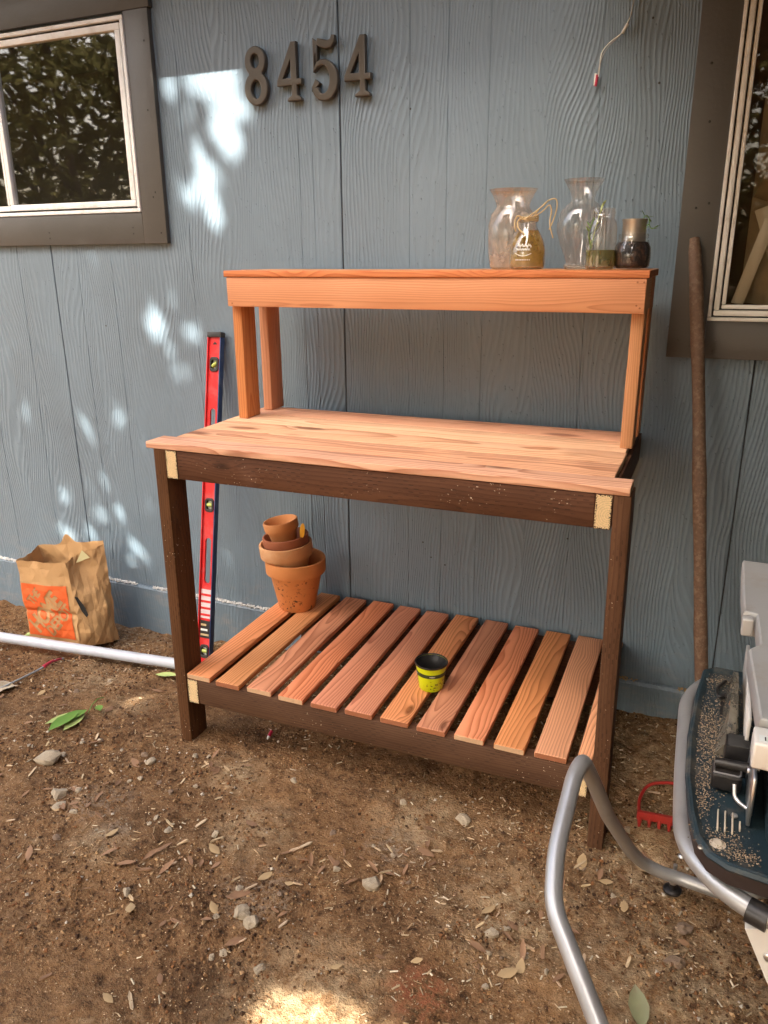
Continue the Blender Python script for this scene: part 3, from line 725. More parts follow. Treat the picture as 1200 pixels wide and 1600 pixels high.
# raised shelf
for xa in (.0368, 1.1608):
    bb('shelf_post', xa, xa+.0302, -.3226, -.247, .9224, 1.3342, 'z', m_redpost, tint=(1, .95, .9))
    bb('shelf_post', xa, xa+.0302, -.1765, -.1008, .9224, 1.3342, 'z', m_redpost)
    bb('shelf_rail', xa+.001, xa+.0292, -.2465, -.177, 1.256, 1.3335, 'y', m_redpost, n=4)
bb('shelf_front_board', .0366, 1.1908, -.3420, -.3230, 1.2535, 1.3344, 'x', m_redpost, n=30, tint=(1.12, 1.1, 1.05), ends=m_endr)
bb('shelf_back_board', .0366, 1.1908, -.1003, -.0820, 1.2535, 1.3344, 'x', m_redpost, n=20)
yy = -.3455
for i in range(3):
    bb('shelf_top_board', .0296, 1.1962, yy, yy+.0888, 1.3347, 1.3519, 'x', m_redpost, n=30, wob=.0012, tint=(1.0, .94, .85), ends=m_endd); yy += .0905
# screws
for (x, y, z) in ((1.17, -.3427, 1.325), (1.185, -.3427, 1.325), (1.172, -.3427, 1.272), (1.18, -.3427, 1.266), (.052, -.3427, 1.262)):
    lathe('screw', [(0, .0), (.0022, .0), (.0022, .0012), (.0008, .0014), (0, .0006)], m_endd, bench, 10, loc=(x-BX, y, z), rot=(R(90), 0, 0))

# ================================================================== THINGS ON THE RAISED SHELF
ZS = 1.3523
def bot(x, y):          # bench-plane position to the world
    a = R(1.179); u = x-BX; return (BX+u*math.cos(a)-y*math.sin(a), u*math.sin(a)+y*math.cos(a))
v1 = lathe('vase', [(0, .003), (.050, .003), (.056, .008), (.060, .03), (.063, .08), (.0625, .115), (.056, .142), (.046, .155), (.043, .161), (.046, .172), (.055, .190), (.0635, .203), (.062, .2035), (.053, .190)], m_vgl, None, 48, loc=(.819, -.135, ZS-.002))
tag(v1, 'dusty wide glass vase with flared rim behind the small amber bottle', 'vase')
v2 = lathe('vase', [(0, .004), (.034, .0), (.040, .004), (.040, .010), (.034, .016), (.038, .026), (.052, .060), (.0625, .093), (.0625, .118), (.055, .142), (.040, .158), (.030, .165), (.028, .172), (.034, .190), (.044, .206), (.0515, .218), (.050, .2185), (.042, .206)], m_vg2, None, 48, loc=(1.003, -.135, ZS))
tag(v2, 'tall clear glass vase with round belly and narrow flared neck', 'vase')
# small bottle with amber water, white print and raffia
bt = tag(empty('bottle', (.892, -.25, ZS)), 'small glass bottle of amber water with raffia bow and white print', 'bottle')
prof = [(0, .002), (.038, .0015), (.0435, .006), (.045, .02), (.0448, .045), (.041, .066), (.031, .086), (.0215, .102), (.0185, .112), (.0215, .114), (.0215, .134), (.019, .136)]
lathe('glass_body', prof, m_vg2, bt, 40)
lathe('amber_water', [(0, .003), (.0365, .003), (.042, .007), (.0434, .02), (.0432, .045), (.0394, .066), (.0298, .086), (.025, .0945), (0, .0945)], m_amber, bt, 36)
def wrapstroke(pts, rf, w, name, par, mat):
    V = []; Fc = []
    for i, (a, z) in enumerate(pts):
        a2, z2 = pts[min(i+1, len(pts)-1)]; a1, z1 = pts[max(i-1, 0)]
        dx, dz = (a2-a1)*.045, z2-z1; l = math.hypot(dx, dz) or 1; na, nz = -dz/l*w/.045, dx/l*w
        for s in (-.5, .5):
            aa, zz = a+na*s, z+nz*s; r = rf(zz); V.append((r*math.sin(aa), -r*math.cos(aa), zz))
    Fc = [(2*i, 2*i+2, 2*i+3, 2*i+1) for i in range(len(pts)-1)]
    return pyd(name, V, Fc, mat, par)
rb = lambda z: (.0455 if z < .045 else .0455 - (z-.045)*.19) + .0004
wrapstroke([(.1+.8*t/30-.45, .058+.004*math.sin(t*1.9)+.002*math.sin(t*.8)) for t in range(31)], rb, .0016, 'printed_script', bt, m_ink)
wrapstroke([(-.42+.8*t/26, .049+.0035*math.sin(t*2.1+1)) for t in range(27)], rb, .0016, 'printed_script', bt, m_ink)
wrapstroke([(-.45+.9*t/16, .0395-.006*math.sin(math.pi*t/16)) for t in range(17)], rb, .0014, 'printed_arc', bt, m_ink)
for k in range(9): wrapstroke([(-.42+k*.095, .024), (-.37+k*.095, .0245)], rb, .0026, 'printed_letters', bt, m_ink)
raf = []
random.seed(3)
V = []; Fc = []
def addtube(V, Fc, P, r, seg=5, **k):
    v, f = tube_geo(P, r, seg, **k); b = len(V); V += [tuple(q) for q in v]; Fc += [tuple(b+i for i in g) for g in f]
for k in range(3):
    addtube(V, Fc, [(.0235*math.cos(t/12*6.28), .0235*math.sin(t/12*6.28), .118+.004*k+.002*math.sin(t+k)) for t in range(13)], .0016, cap=False)
for (P) in ([(.015, -.018, .125), (.03, -.02, .145), (.052, -.012, .165), (.068, -.008, .168), (.072, -.01, .15), (.066, -.014, .12), (.056, -.018, .095)],
            [(.015, -.018, .125), (.04, -.022, .138), (.055, -.02, .155), (.06, -.016, .140), (.056, -.018, .112), (.062, -.02, .09), (.068, -.022, .075)],
            [(-.01, -.022, .124), (-.022, -.026, .118), (-.02, -.032, .10), (-.006, -.042, .09), (.006, -.046, .082)],
            [(-.012, -.022, .125), (-.026, -.022, .130), (-.03, -.026, .112), (-.024, -.036, .092)],
            [(.0, -.025, .122), (.02, -.03, .135), (.038, -.02, .15), (.05, -.015, .163)]):
    addtube(V, Fc, smooth_path(P, .02, 4), .0017)
pyd('raffia_bow', V, Fc, m_raffia, bt, smooth=True)
# jar with a sprig
jr = tag(empty('jar', (1.071, -.23, ZS)), 'tall glass jar of greenish water holding a thin sprig', 'jar')
lathe('glass_body', [(0, .002), (.031, .002), (.036, .007), (.0365, .05), (.036, .095), (.0325, .112), (.0275, .119), (.0275, .122), (.029, .125), (.0275, .128), (.029, .132), (.0275, .136), (.0275, .143)], m_vg2, jr, 36)
lathe('green_water', [(0, .003), (.030, .003), (.0345, .008), (.035, .046), (0, .046)], m_olive, jr, 32)
def leafmesh(V, Fc, base, d, up, L, w, fold=.15, curl=.1):
    d = Vector(d).normalized(); up = Vector(up); s = d.cross(up).normalized(); n_ = s.cross(d).normalized(); b = len(V); base = Vector(base)
    st = [(0, .04), (.25, .75), (.5, 1), (.75, .7), (1, .03)]
    for t, q in st:
        c = base + d*L*t + n_*curl*L*(t*t)
        for e in (-1, 0, 1): V.append(tuple(c + s*e*w*q*.5 + n_*abs(e)*fold*w*q))
    for i in range(4):
        for e in range(2): a = b+i*3+e; Fc.append((a, a+1, a+4, a+3))
def sprig(par, name, P, L, w, n, mat, seed):
    random.seed(seed); V = []; Fc = []; P = smooth_path(P, .03, 5); addtube(V, Fc, P, .0011)
    for k in range(n):
        i = int((k+.8)/n*(len(P)-1)); t = (P[min(i+1, len(P)-1)]-P[max(0, i-1)]).normalized(); a = random.uniform(0, 6.28)
        d = t*.6 + Vector((math.cos(a), math.sin(a), .25))*.8
        leafmesh(V, Fc, P[i], d, (0, 0, 1), L*random.uniform(.7, 1.2), w)
    return pyd(name, V, Fc, mat, par, smooth=True)
sprig(jr, 'sprig', [(-.024, -.012, .01), (-.022, -.015, .05), (-.014, -.012, .10), (-.006, -.01, .135), (.006, -.015, .160)], .020, .0055, 11, m_leafp, 5)
sprig(jr, 'sprig', [(-.020, -.02, .02), (-.022, -.03, .06), (-.027, -.037, .085), (-.016, -.035, .12)], .020, .006, 6, m_leafg, 8)
# dark jar with a tin in its mouth
dj = tag(empty('jar', (1.144, -.205, ZS)), 'squat jar of dark potting mix with a tin can set in its mouth', 'jar')
lathe('glass_body', [(0, .002), (.036, .002), (.0425, .008), (.0445, .025), (.043, .050), (.036, .068), (.0345, .072), (.0365, .074), (.035, .077), (.0365, .080), (.0345, .083)], m_clear, dj, 40)
lathe('potting_mix', [(0, .003), (.035, .003), (.0412, .009), (.0432, .025), (.0417, .050), (.035, .064), (0, .066)], m_dark, dj, 32)
cn = lathe('tin_can', [(0, .062), (.027, .062), (.0285, .066), (.0285, .070), (.028, .072), (.0285, .110), (.0298, .113), (.0298, .117), (.027, .117), (.0268, .095), (0, .095)], m_tin, dj, 36)
sprig(dj, 'sprout', [(.018, -.01, .11), (.024, -.012, .126), (.034, -.014, .118), (.036, -.016, .100), (.042, -.016, .092), (.056, -.018, .100)], .017, .006, 9, m_leafg, 12)

# ================================================================== POTS ON THE LOW SHELF
def pot(r0, r1, rr, hb, h, t, mat, loc, rot, label, seg=56, kk=.012):
    prof = [(0, 0), (r0*.96, 0), (r0, .003), (r1, hb-.004), (r1+.0012, hb-.001), (rr-.001, hb+.0004), (rr, hb+.003), (rr+.0015, h-.004), (rr, h), (rr-t*.6, h+.0004), (rr-t, h-.004), (r1-t, hb), (r0-t*.8, t), (.008, t), (.008, t-.001), (0, t-.001)]
    o = lathe('terracotta_pot', prof, mat, None, seg, loc, rot, wob=kk)
    return tag(o, label, 'plant pot', 'stacked terracotta pots')
px, py = .118, -.165
pot(.063, .088, .1015, .132, .180, .010, m_terra_s, (px, py, .2347), (0, 0, R(200)), 'large stained terracotta pot at the bottom of the stack')
pot(.055, .078, .0885, .105, .150, .009, m_terra_p, (px-.018, py-.012, .2347+.088), (R(2), R(-3), 0), 'pale chalky terracotta pot nested in the large stained pot')
pot(.048, .067, .0765, .09, .126, .008, m_terra_d, (px-.014, py-.012, .2347+.1385), (R(2), R(-5), 0), 'dark red brown terracotta pot nested in the pale pot')
pot(.036, .049, .0575, .068, .100, .006, m_terra, (px-.022, py-.02, .2347+.2185), (R(3), R(-9), 0), 'small clean terracotta pot on top of the stack')
yt = shape2d('plant_marker', [ell(0, .028, .0085, .026, 24) [0:] , ], .003, .001, m_yel, None, loc=(px+.047, py-.033, .4975), rot=(R(78), R(6), R(25)))
tag(yt, 'yellow plastic plant marker stuck between the stacked pots', 'plant marker')

npt = tag(empty('nursery_pot', (.735, -.492, .2347), (0, 0, 0)), 'small lime yellow nursery pot with black rim on the slats', 'plant pot')
lathe('pot_body', [(0, .001), (.031, .001), (.0335, .004), (.0375, .040), (.0405, .058), (.0445, .0785)], m_limep, npt, 44)
lathe('inside', [(.0437, .0785), (.0398, .064), (.0386, .062), (.0318, .006), (0, .006)], m_black, npt, 44)
lathe('rim', [(.0436, .0775), (.0460, .0775), (.0468, .0800), (.0460, .0825), (.0440, .0825), (.0432, .080)], m_black, npt, 44)
lathe('label_band', [(.0389, .0475), (.0405, .0480), (.0418, .0590), (.0404, .0592)], m_band, npt, 44)
rp = lambda z: .0406 + (z-.048)*.118 + .0004
for k in range(10):
    a = -.9+k*.05 if k < 3 else .08+k*.055
    wrapstroke([(a, .0535), (a+.03, .0538)], rp, .0035, 'band_letters', npt, m_ink)

# ================================================================== SPIRIT LEVEL
Bm = Vector((-.222, -.275, gh(-.222, -.275)-.002)); Tp = Vector((-.243, -.022, 1.137)); ax = (Tp-Bm).normalized(); LL = (Tp-Bm).length
X_ = (Vector((1, 0, 0)) - ax*ax.x).normalized(); Z_ = X_.cross(ax)
lev = empty('spirit_level'); mm = Matrix((X_, ax, Z_)).transposed().to_4x4(); mm.translation = Bm; lev.matrix_world = mm
tag(lev, 'long red spirit level with navy edges leaning on the wall by the bench', 'spirit level')
Wd = .056
web = [[(-Wd/2+.004, .0), (Wd/2-.004, .0), (Wd/2-.004, LL), (-Wd/2+.004, LL)]]
def slot(y0, y1, w): return rrect(w, y1-y0, w*.46, 6, 0, (y0+y1)/2)
web += [slot(.28*LL, .415*LL, .024), slot(.70*LL, .79*LL, .022), rrect(.030, .042, .008, 3, 0, .075*LL), rrect(.030, .042, .008, 3, 0, .512*LL), rrect(.030, .042, .008, 3, 0, .915*LL)]
shape2d('web', web, .008, .0006, m_lred, lev)
box('edge_rail', (Wd/2-.0038, .001, -.012), (Wd/2, LL-.012, .012), m_lblue, lev, .0008)
box('edge_rail', (-Wd/2, .001, -.012), (-Wd/2+.0038, LL-.012, .012), m_lred, lev, .0008)
box('end_cap', (-Wd/2-.0005, LL-.0115, -.0125), (Wd/2+.0005, LL+.006, .0125), m_black, lev, .001)
shape2d('arrow_mark', [[(-.009, LL-.036), (.009, LL-.036), (0, LL-.026)]], .0012, .0, m_black, lev, loc=(0, 0, .0045))
for yv, rz in ((.075, 0), (.512, 0), (.915, R(35))):
    h = shape2d('vial_housing', [rrect(.036, .050, .012, 5), rrect(.021, .030, .004, 3)], .017, .0015, m_black, lev, loc=(0, yv*LL, 0))
    vi = tube('vial', [(-.011*math.cos(rz), -.011*math.sin(rz)-.0, 0), (.011*math.cos(rz), .011*math.sin(rz), 0)], .0075, m_vial, h, 12)
    box('vial_back', (-.0105, -.015, -.006), (.0105, .015, -.004), m_ink, h, 0)
box('sticker', (-Wd/2+.006, .175*LL, .0042), (Wd/2-.006, .262*LL, .0047), m_paper, lev, 0)
for k in range(4): box('sticker_stripe', (-Wd/2+.006, (.182+.02*k)*LL, .0048), (Wd/2-.006, (.189+.02*k)*LL, .0052), m_lred, lev, 0)
box('sticker', (-Wd/2+.006, .115*LL, .0042), (Wd/2-.006, .168*LL, .0047), m_black, lev, 0)
for k in range(3): box('sticker_stripe', (-Wd/2+.009, (.122+.015*k)*LL, .0048), (Wd/2-.012-.006*k, (.128+.015*k)*LL, .0052), m_raffia if k != 1 else m_ink, lev, 0)

# ================================================================== RAKE
ra = tag(empty('bow_rake', (1.46, -.42, 0)), 'red bow rake with a weathered wooden handle leaning beside the right window', 'rake')
T = Vector((1.274, -.032, 1.425)); Bo = Vector((1.472, -.404, .045))
Pn = [T + (Bo-T)*t/14 for t in range(15)]
off = Vector((1.46, -.42, 0))
Pn = [p + Vector((.004*math.sin(i*.7), 0, 0)) - off for i, p in enumerate(Pn)]
hd = empty('handle_axis') if False else None
# handle mesh along its own X so the grain runs with it
hv = (Bo-T); hl = hv.length; hx = hv.normalized(); hy = Vector((0, 0, 1)).cross(hx).normalized(); hz = hx.cross(hy)
V, Fc = tube_geo([(hl*i/48, .0035*math.sin(i*.117), .003*math.cos(i*.1)) for i in range(49)], .0165, 18, True, [.72, .92, .97]+[1+.05*math.sin(i*.43) for i in range(46)])
V = [tuple(Vector(v)) for v in V]
V = [(v[0], v[1]*(1+.10*noise.noise((v[0]*14, v[1]*60, v[2]*60))), v[2]*(1+.10*noise.noise((v[0]*14, v[2]*60, 5)))) for v in V]
ho = sharp(pyd('handle', V, Fc, m_ash, ra), 60); q = Matrix((hx, hy, hz)).transposed().to_4x4(); q.translation = T-off; ho.matrix_local = q
tube('ferrule', [Bo-off-hx*.06, Bo-off+hx*.03], .017, m_rust, ra, 16, taper=.7)
zb = .030
hc = Vector((1.49, -.522)); hwid = .175
ux = Vector((.995, .10))      # the head bar lies almost along the wall
def hb(t, dy=0, z=zb): return Vector((hc.x+ux.x*t-ux.y*dy, hc.y+ux.y*t+ux.x*dy, z)) - off
box('head_bar', (-hwid, -.005, -.014), (hwid, .005, .008), m_rust, ra, .002, loc=hb(0), rot=(0, 0, math.atan2(ux.y, ux.x)))
for k in range(15):
    t = -hwid+.008+k*(2*hwid-.016)/14
    tube('tine', [hb(t, 0, zb-.008), hb(t, -.004, zb-.022), hb(t, -.004, zb-.042)], .0068, m_rust, ra, 6, taper=.45)
for s in (-1, 1):
    tube('bow', [hb(s*(hwid-.006), 0, zb), hb(s*(hwid-.003), .05, .034), hb(s*.150, .105, .05), hb(s*.075, .125, .055), Bo-off+hx*.028], .0045, m_rust, ra, 8, bend=.045)

# ================================================================== TABLE SAW ON ITS STAND
st = tag(empty('saw_stand', (1.55, -1.0, 0)), 'folding saw stand of bent silver tube beside the potting bench', 'saw stand')
so_ = Vector((1.55, -1.0, 0))
def ST(name, P, r, bend, mat=m_tube, **k): return tube(name, [Vector(p)-so_ for p in P], r, mat, st, 18, bend=bend, **k)
ST('top_loop', [(1.66, -.625, .47), (1.44, -.60, .475), (1.398, -.70, .475), (1.408, -.98, .466), (1.420, -1.150, .455), (1.500, -1.235, .447), (1.62, -1.262, .445), (1.95, -1.27, .445), (2.10, -1.22, .445), (2.10, -.66, .47), (2.02, -.61, .47), (1.66, -.625, .47)], .0160, .075)
ST('leg_loop', [(1.86, -2.02, 0.02), (1.62, -1.84, 0.17), (1.346, -1.478, 0.385), (1.249, -1.356, 0.452), (1.236, -1.28, 0.487), (1.237, -1.15, 0.54), (1.244, -1.112, 0.548), (1.258, -1.055, 0.47), (1.282, -0.963, 0.33), (1.325, -0.835, 0.155), (1.349, -0.788, 0.095), (1.387, -0.774, 0.07), (1.428, -0.765, 0.06), (1.521, -0.775, 0.06), (1.78, -0.64, 0.06)], .0140, .03)
ST('leg_loop', [(2.2, -.68, .44), (2.32, -1.0, .30), (2.38, -1.3, .06), (2.38, -1.5, .03)], .014, .05)
for s, P in enumerate(([(1.535, -1.245, .43), (1.60, -1.255, .30), (1.74, -1.28, .02)], [(2.02, -1.27, .43), (2.06, -1.28, .25), (2.14, -1.30, .02)], [(1.78, -.64, .06), (1.86, -.64, .25), (1.93, -.63, .46)])):
    a = [Vector(p)-so_ for p in P]; d = (a[-1]-a[0]); n_ = 2
    V = []; 
    for p in a:
        for (u, w) in ((-.017, -.011), (.017, -.011), (.017, .011), (-.017, .011)): V.append((p.x+u, p.y+w, p.z+u*.35))
    Fc = [(j*4+i, j*4+(i+1) % 4, j*4+4+(i+1) % 4, j*4+4+i) for j in range(2) for i in range(4)] + [(3, 2, 1, 0), (8, 9, 10, 11)]
    o = pyd('leg_bar', V, Fc, m_aluw if s == 0 else m_tube, st)
    lathe('bolt', [(0, .004), (.005, .0038), (.0075, .002), (.008, 0)], m_steel, o, 14, loc=(a[0]+(a[-1]-a[0])*.10)+Vector((0, -.0125, 0)), rot=(R(90), 0, 0))
ST('clamp', [(1.520, -1.240, .447), (1.548, -1.250, .446)], .0190, 0, m_black)
# levelling foot below the leg loop
ft = lathe('levelling_foot', [(0, .0), (.017, .0), (.020, .003), (.020, .008), (.015, .012), (.008, .014), (.008, .026), (0, .026)], m_black, st, 24, loc=Vector((1.419, -.748, .004))-so_)
lathe('stud', [(0, .012), (.0045, .012), (.0045, .075), (0, .076)], m_steel, ft, 12)
lathe('nut', [(0, .024), (.0095, .024), (.0095, .033), (0, .033)], m_steel, ft, 6)
lathe('bolt_head', [(0, .006), (.005, .006), (.008, .003), (.0085, 0)], m_steel, st, 14, loc=Vector((1.43, -.715, .078))-so_)

saw = tag(empty('table_saw', (1.6, -.95, .49)), 'dark teal table saw covered in sawdust with grey metal table on the stand', 'table saw')
sO = Vector((1.6, -.95, .49))
def rel(p): return Vector(p)-sO
out = [(1.425, -.622), (1.414, -.75), (1.409, -.9), (1.413, -1.03), (1.424, -1.125), (1.436, -1.185), (1.455, -1.218), (1.485, -1.236), (1.55, -1.243), (2.02, -1.243), (2.06, -1.22), (2.08, -1.16), (2.08, -.66), (2.05, -.615), (1.45, -.60)]
def offs(P, d):
    c = Vector((1.75, -.92)); R_ = []
    n = len(P)
    for i in range(n):
        a, b, e = Vector(P[i-1]), Vector(P[i]), Vector(P[(i+1) % n]); t = ((b-a).normalized()+(e-b).normalized()).normalized(); nn = Vector((t.y, -t.x))
        if nn.dot(c-b) < 0: nn = -nn
        R_.append((b.x+nn.x*d, b.y+nn.y*d))
    return R_
def shell(name, rings, mat, par, capf=True):
    V = []; Fc = []; k = len(rings[0][0])
    for P, z in rings:
        for p in P: V.append((p[0]-sO.x, p[1]-sO.y, z-sO.z))
    for j in range(len(rings)-1):
        for i in range(k): Fc.append((j*k+i, j*k+(i+1) % k, (j+1)*k+(i+1) % k, (j+1)*k+i))
    if capf: Fc.append(tuple((len(rings)-1)*k+i for i in range(k)))
    o = pyd(name, V, Fc, mat, par); bm = bmesh.new(); bm.from_mesh(o.data); bmesh.ops.triangulate(bm, faces=[f for f in bm.faces if len(f.verts) > 4]); bmesh.ops.recalc_face_normals(bm, faces=bm.faces[:]); bm.to_mesh(o.data); bm.free()
    return sharp(o, 35)
m_maroon = simple('dark_base_side', (.028, .017, .014), .55, 0, .3, 20, .1, 90)
shell('base_skirt', [(offs(out, .006), .472), (offs(out, .002), .476), (offs(out, .002), .5015)], m_maroon, saw, False)
shell('base_tray', [(out, .501), (offs(out, -.002), .505), (offs(out, .001), .511), (offs(out, .006), .5125), (offs(out, .012), .508), (offs(out, .016), .505)], m_teal, saw)
# inner well housing and ribs on the tray
box('motor_housing', (1.535-sO.x, -1.17-sO.y, .505-sO.z), (2.02-sO.x, -.66-sO.y, .80-sO.z), m_teal, saw, .02, 3)
box('tray_pocket', (1.462-sO.x, -.80-sO.y, .5055-sO.z), (1.480-sO.x, -.71-sO.y, .5075-sO.z), m_black, saw, 0)
for k in range(4):
    box('rib', (1.466+.011*k-sO.x, -1.155+.012*(k == 3)-sO.y, .505-sO.z), (1.4685+.011*k-sO.x, -1.105-.018*(k == 3)-sO.y, .512-sO.z), m_board, saw, .0008, 1)
lathe('cap_bolt', [(0, .003), (.006, .003), (.008, .001), (.0125, 0)], m_board, saw, 18, loc=rel((1.469, -1.185, .5055)))
# stored guard: smoked plastic blade cover
V = []; Fc = []
for i in range(11):
    t = i/10; y = -.70 - .24*t; zt = .535 + .075*math.sin(math.pi*min(1, t*1.05)); w = .005+.015*t
    V += [rel((1.476-w, y, .508)), rel((1.480-w*.4, y, zt)), rel((1.480+w*.4, y, zt)), rel((1.482+w, y, .508))]
for i in range(10):
    for k in range(3): a = i*4+k; Fc.append((a, a+1, a+5, a+4))
Fc += [(0, 3, 2, 1), (40, 41, 42, 43)]
pyd('blade_guard', V, Fc, m_guard, saw)
box('pawl_block', (1.470-sO.x, -.995-sO.y, .507-sO.z), (1.526-sO.x, -.955-sO.y, .565-sO.z), m_black, saw, .004)
lk = box('lock_lever', (1.452-sO.x, -1.055-sO.y, .512-sO.z), (1.500-sO.x, -1.012-sO.y, .545-sO.z), m_black, saw, .007, 3)
tube('lever_rim', [rel((1.455, -1.058, .549)), rel((1.497, -1.058, .549)), rel((1.497, -1.018, .549)), rel((1.455, -1.018, .549)), rel((1.455, -1.058, .549))], .0016, m_steel, saw, 6, bend=.008)
# rip fence stored on edge and its hook
box('riving_strip', (1.500-sO.x, -.975-sO.y, .55-sO.z), (1.5065-sO.x, -.655-sO.y, .612-sO.z), m_aluw, saw, .0012, 1, rot=(R(-2), 0, 0))
box('riving_strip', (1.5085-sO.x, -1.13-sO.y, .51-sO.z), (1.5145-sO.x, -.99-sO.y, .60-sO.z), m_steel, saw, .0012, 1)
tube('hook', [rel((1.487, -1.075, .545)), rel((1.489, -1.085, .528)), rel((1.497, -1.09, .522)), rel((1.512, -1.10, .520))], .0035, m_steel, saw, 8, bend=.008)
lathe('screw', [(0, .003), (.005, .0025), (.006, 0)], m_steel, saw, 12, loc=rel((1.492, -1.107, .5065)))
lathe('screw', [(0, .003), (.006, .0025), (.007, 0)], m_steel, saw, 12, loc=rel((1.5075, -1.05, .56)), rot=(0, R(-90), 0))
# cast table with notch on its left edge
tt = [(1.465, -.735), (1.464, -.86), (1.467, -.985), (1.486, -.990), (1.489, -1.10), (1.473, -1.125), (1.486, -1.325), (2.12, -1.325), (2.12, -.735)]
shell('table_skirt', [(offs(tt, .008), .775), (offs(tt, .002), .785), (offs(tt, .0), .812), (offs(tt, .002), .818)], m_alu, saw, False)
shell('table_top', [(offs(tt, .002), .818), (offs(tt, .005), .8195), (offs(tt, .008), .819)], m_alu, saw)
box('notch_lug', (1.466-sO.x, -1.01-sO.y, .785-sO.z), (1.484-sO.x, -.992-sO.y, .816-sO.z), m_alu, saw, .004, 3)
for x in (1.545, 1.66): box('mitre_slot', (x-sO.x, -1.32-sO.y, .8192-sO.z), (x+.02-sO.x, -.74-sO.y, .8199-sO.z), m_gasket, saw, 0)
box('fence_rail', (1.480-sO.x, -1.372-sO.y, .775-sO.z), (2.2-sO.x, -1.330-sO.y, .812-sO.z), m_aluw, saw, .004, 3)
box('scale_strip', (1.486-sO.x, -1.366-sO.y, .8122-sO.z), (2.15-sO.x, -1.352-sO.y, .8130-sO.z), m_ink, saw, 0)
for k in range(24): box('scale_tick', (1.492+.012*k-sO.x, -1.364-sO.y, .8131-sO.z), (1.4935+.012*k-sO.x, -1.356-.003*(k % 2)-sO.y, .8136-sO.z), m_black, saw, 0)
box('bracket', (1.5152-sO.x, -1.10-sO.y, .508-sO.z), (1.5182-sO.x, -1.02-sO.y, .575-sO.z), m_steel, saw, .001, 1)
tube('lock_barrel', [rel((1.455, -1.034, .553)), rel((1.508, -1.034, .555))], .0085, m_black, saw, 14)
tube('pivot_pin', [rel((1.500, -1.00, .535)), rel((1.528, -1.00, .535))], .006, m_steel, saw, 12)
box('pawl_plate', (1.474-sO.x, -.9965-sO.y, .5655-sO.z), (1.515-sO.x, -.958-sO.y, .569-sO.z), m_gasket, saw, .001, 1)
for k in range(5): box('vent_slot', (1.60+.03*k-sO.x, -1.2455-sO.y, .482-sO.z), (1.612+.03*k-sO.x, -1.2395-sO.y, .494-sO.z), m_gasket, saw, 0)
for (x, y) in ((1.432, -.66), (1.445, -1.205), (1.425, -1.08)): lathe('screw', [(0, .003), (.004, .0025), (.005, 0)], m_steel, saw, 10, loc=rel((x, y, .5065)))
tube('power_cord', [rel((1.470, -.66, .512)), rel((1.452, -.70, .512)), rel((1.458, -.74, .513)), rel((1.474, -.72, .516)), rel((1.49, -.68, .512))], .0035, m_black, saw, 8, bend=.02)
# sawdust heaped on the tray
random.seed(31); V = []; Fc = []; C = []
cl = [(1.45, -.86, .045, .16), (1.455, -.66, .05, .03), (1.47, -1.17, .05, .03), (1.455, -1.0, .03, .06), (1.515, -.75, .02, .12), (1.44, -1.08, .02, .06), (1.50, -1.2, .05, .02), (1.46, -.93, .03, .05)]
for i in range(3600):
    x, y, sx, sy = random.choice(cl[:1]*4+cl); p = (random.gauss(x, sx*.45), random.gauss(y, sy*.5))
    if p[0] < 1.424 or p[1] < -1.225 or p[1] > -.615 or p[0] > 1.53: continue
    k = random.uniform(.3, 1.15); col = (.42*k, .31*k, .20*k)
    crumb(V, Fc, C, (p[0]-sO.x, p[1]-sO.y, .506-sO.z+random.uniform(-.0005, .002)), random.uniform(.0007, .0019), col, .6)
sw = pyd('sawdust', V, Fc, m_saw, saw); vcol(sw.data, C); tag(sw, kind='stuff')

# ================================================================== PAPER BAG
bag = tag(empty('paper_bag', (-.90, -.22, -.07)), 'crumpled brown paper bag with orange store print standing against the wall', 'paper bag')
bO = Vector((-.90, -.22, -.07))
A, B, Cc, Dd = Vector((-1.060, -.292, -.072)), Vector((-.800, -.275, -.060)), Vector((-.735, -.150, -.075)), Vector((-1.02, -.125, -.08))
A1, B1, C1, D1 = Vector((-1.070, -.292, .268)), Vector((-.825, -.272, .285)), Vector((-.745, -.150, .330)), Vector((-1.085, -.165, .285))
def lat(i, j, sd): return noise.noise((i*1.37+sd, j*1.91+sd*2.3, sd*.7))
def facet(u, v, ku, kv, sd):
    x, y = u*ku, v*kv; i, j = math.floor(x), math.floor(y); fx, fy = x-i, y-j
    a, b, c, d = lat(i, j, sd), lat(i+1, j, sd), lat(i+1, j+1, sd), lat(i, j+1, sd)
    if (i*7+j*3+int(sd)) % 2: return a+(b-a)*fx+(c-b)*fy if fx > fy else a+(c-d)*fx+(d-a)*fy
    return a+(b-a)*fx+(d-a)*fy if fx+fy < 1 else c+(d-c)*(1-fx)+(b-c)*(1-fy)
def crum(u, v, sd, a=.008): return a*facet(u, v, 4, 5, sd) + a*.55*facet(u, v, 9, 12, sd+5)
def face(P, u, v):
    a = P[0].lerp(P[1], u); b = P[3].lerp(P[2], u); p = a.lerp(b, v)
    n_ = (P[1]-P[0]).cross(P[3]-P[0]).normalized(); return p, n_
FR = (A, B, B1, A1)
def front(u, v):
    p, n_ = face(FR, u, v); k = crum(u, v, 3.3, .010); k += .008*math.sin(math.pi*u)*math.sin(math.pi*min(1, v*1.1)) - .006*math.exp(-((v-.38)/.03)**2)
    return p + n_*k
def side(u, v):
    p, n_ = face((B, Cc, C1, B1), u, v); k = crum(u, v, 11.7, .020) + .032*math.sin(math.pi*u)*math.exp(-((v-.28)/.3)**2) - .030*math.sin(math.pi*min(1, u*1.5))*sstep(.5, .95, v)
    return p + n_*k
def back(u, v):
    p, n_ = face((Cc, Dd, D1, C1), u, v); return p + n_*crum(u, v, 21.1, .012)
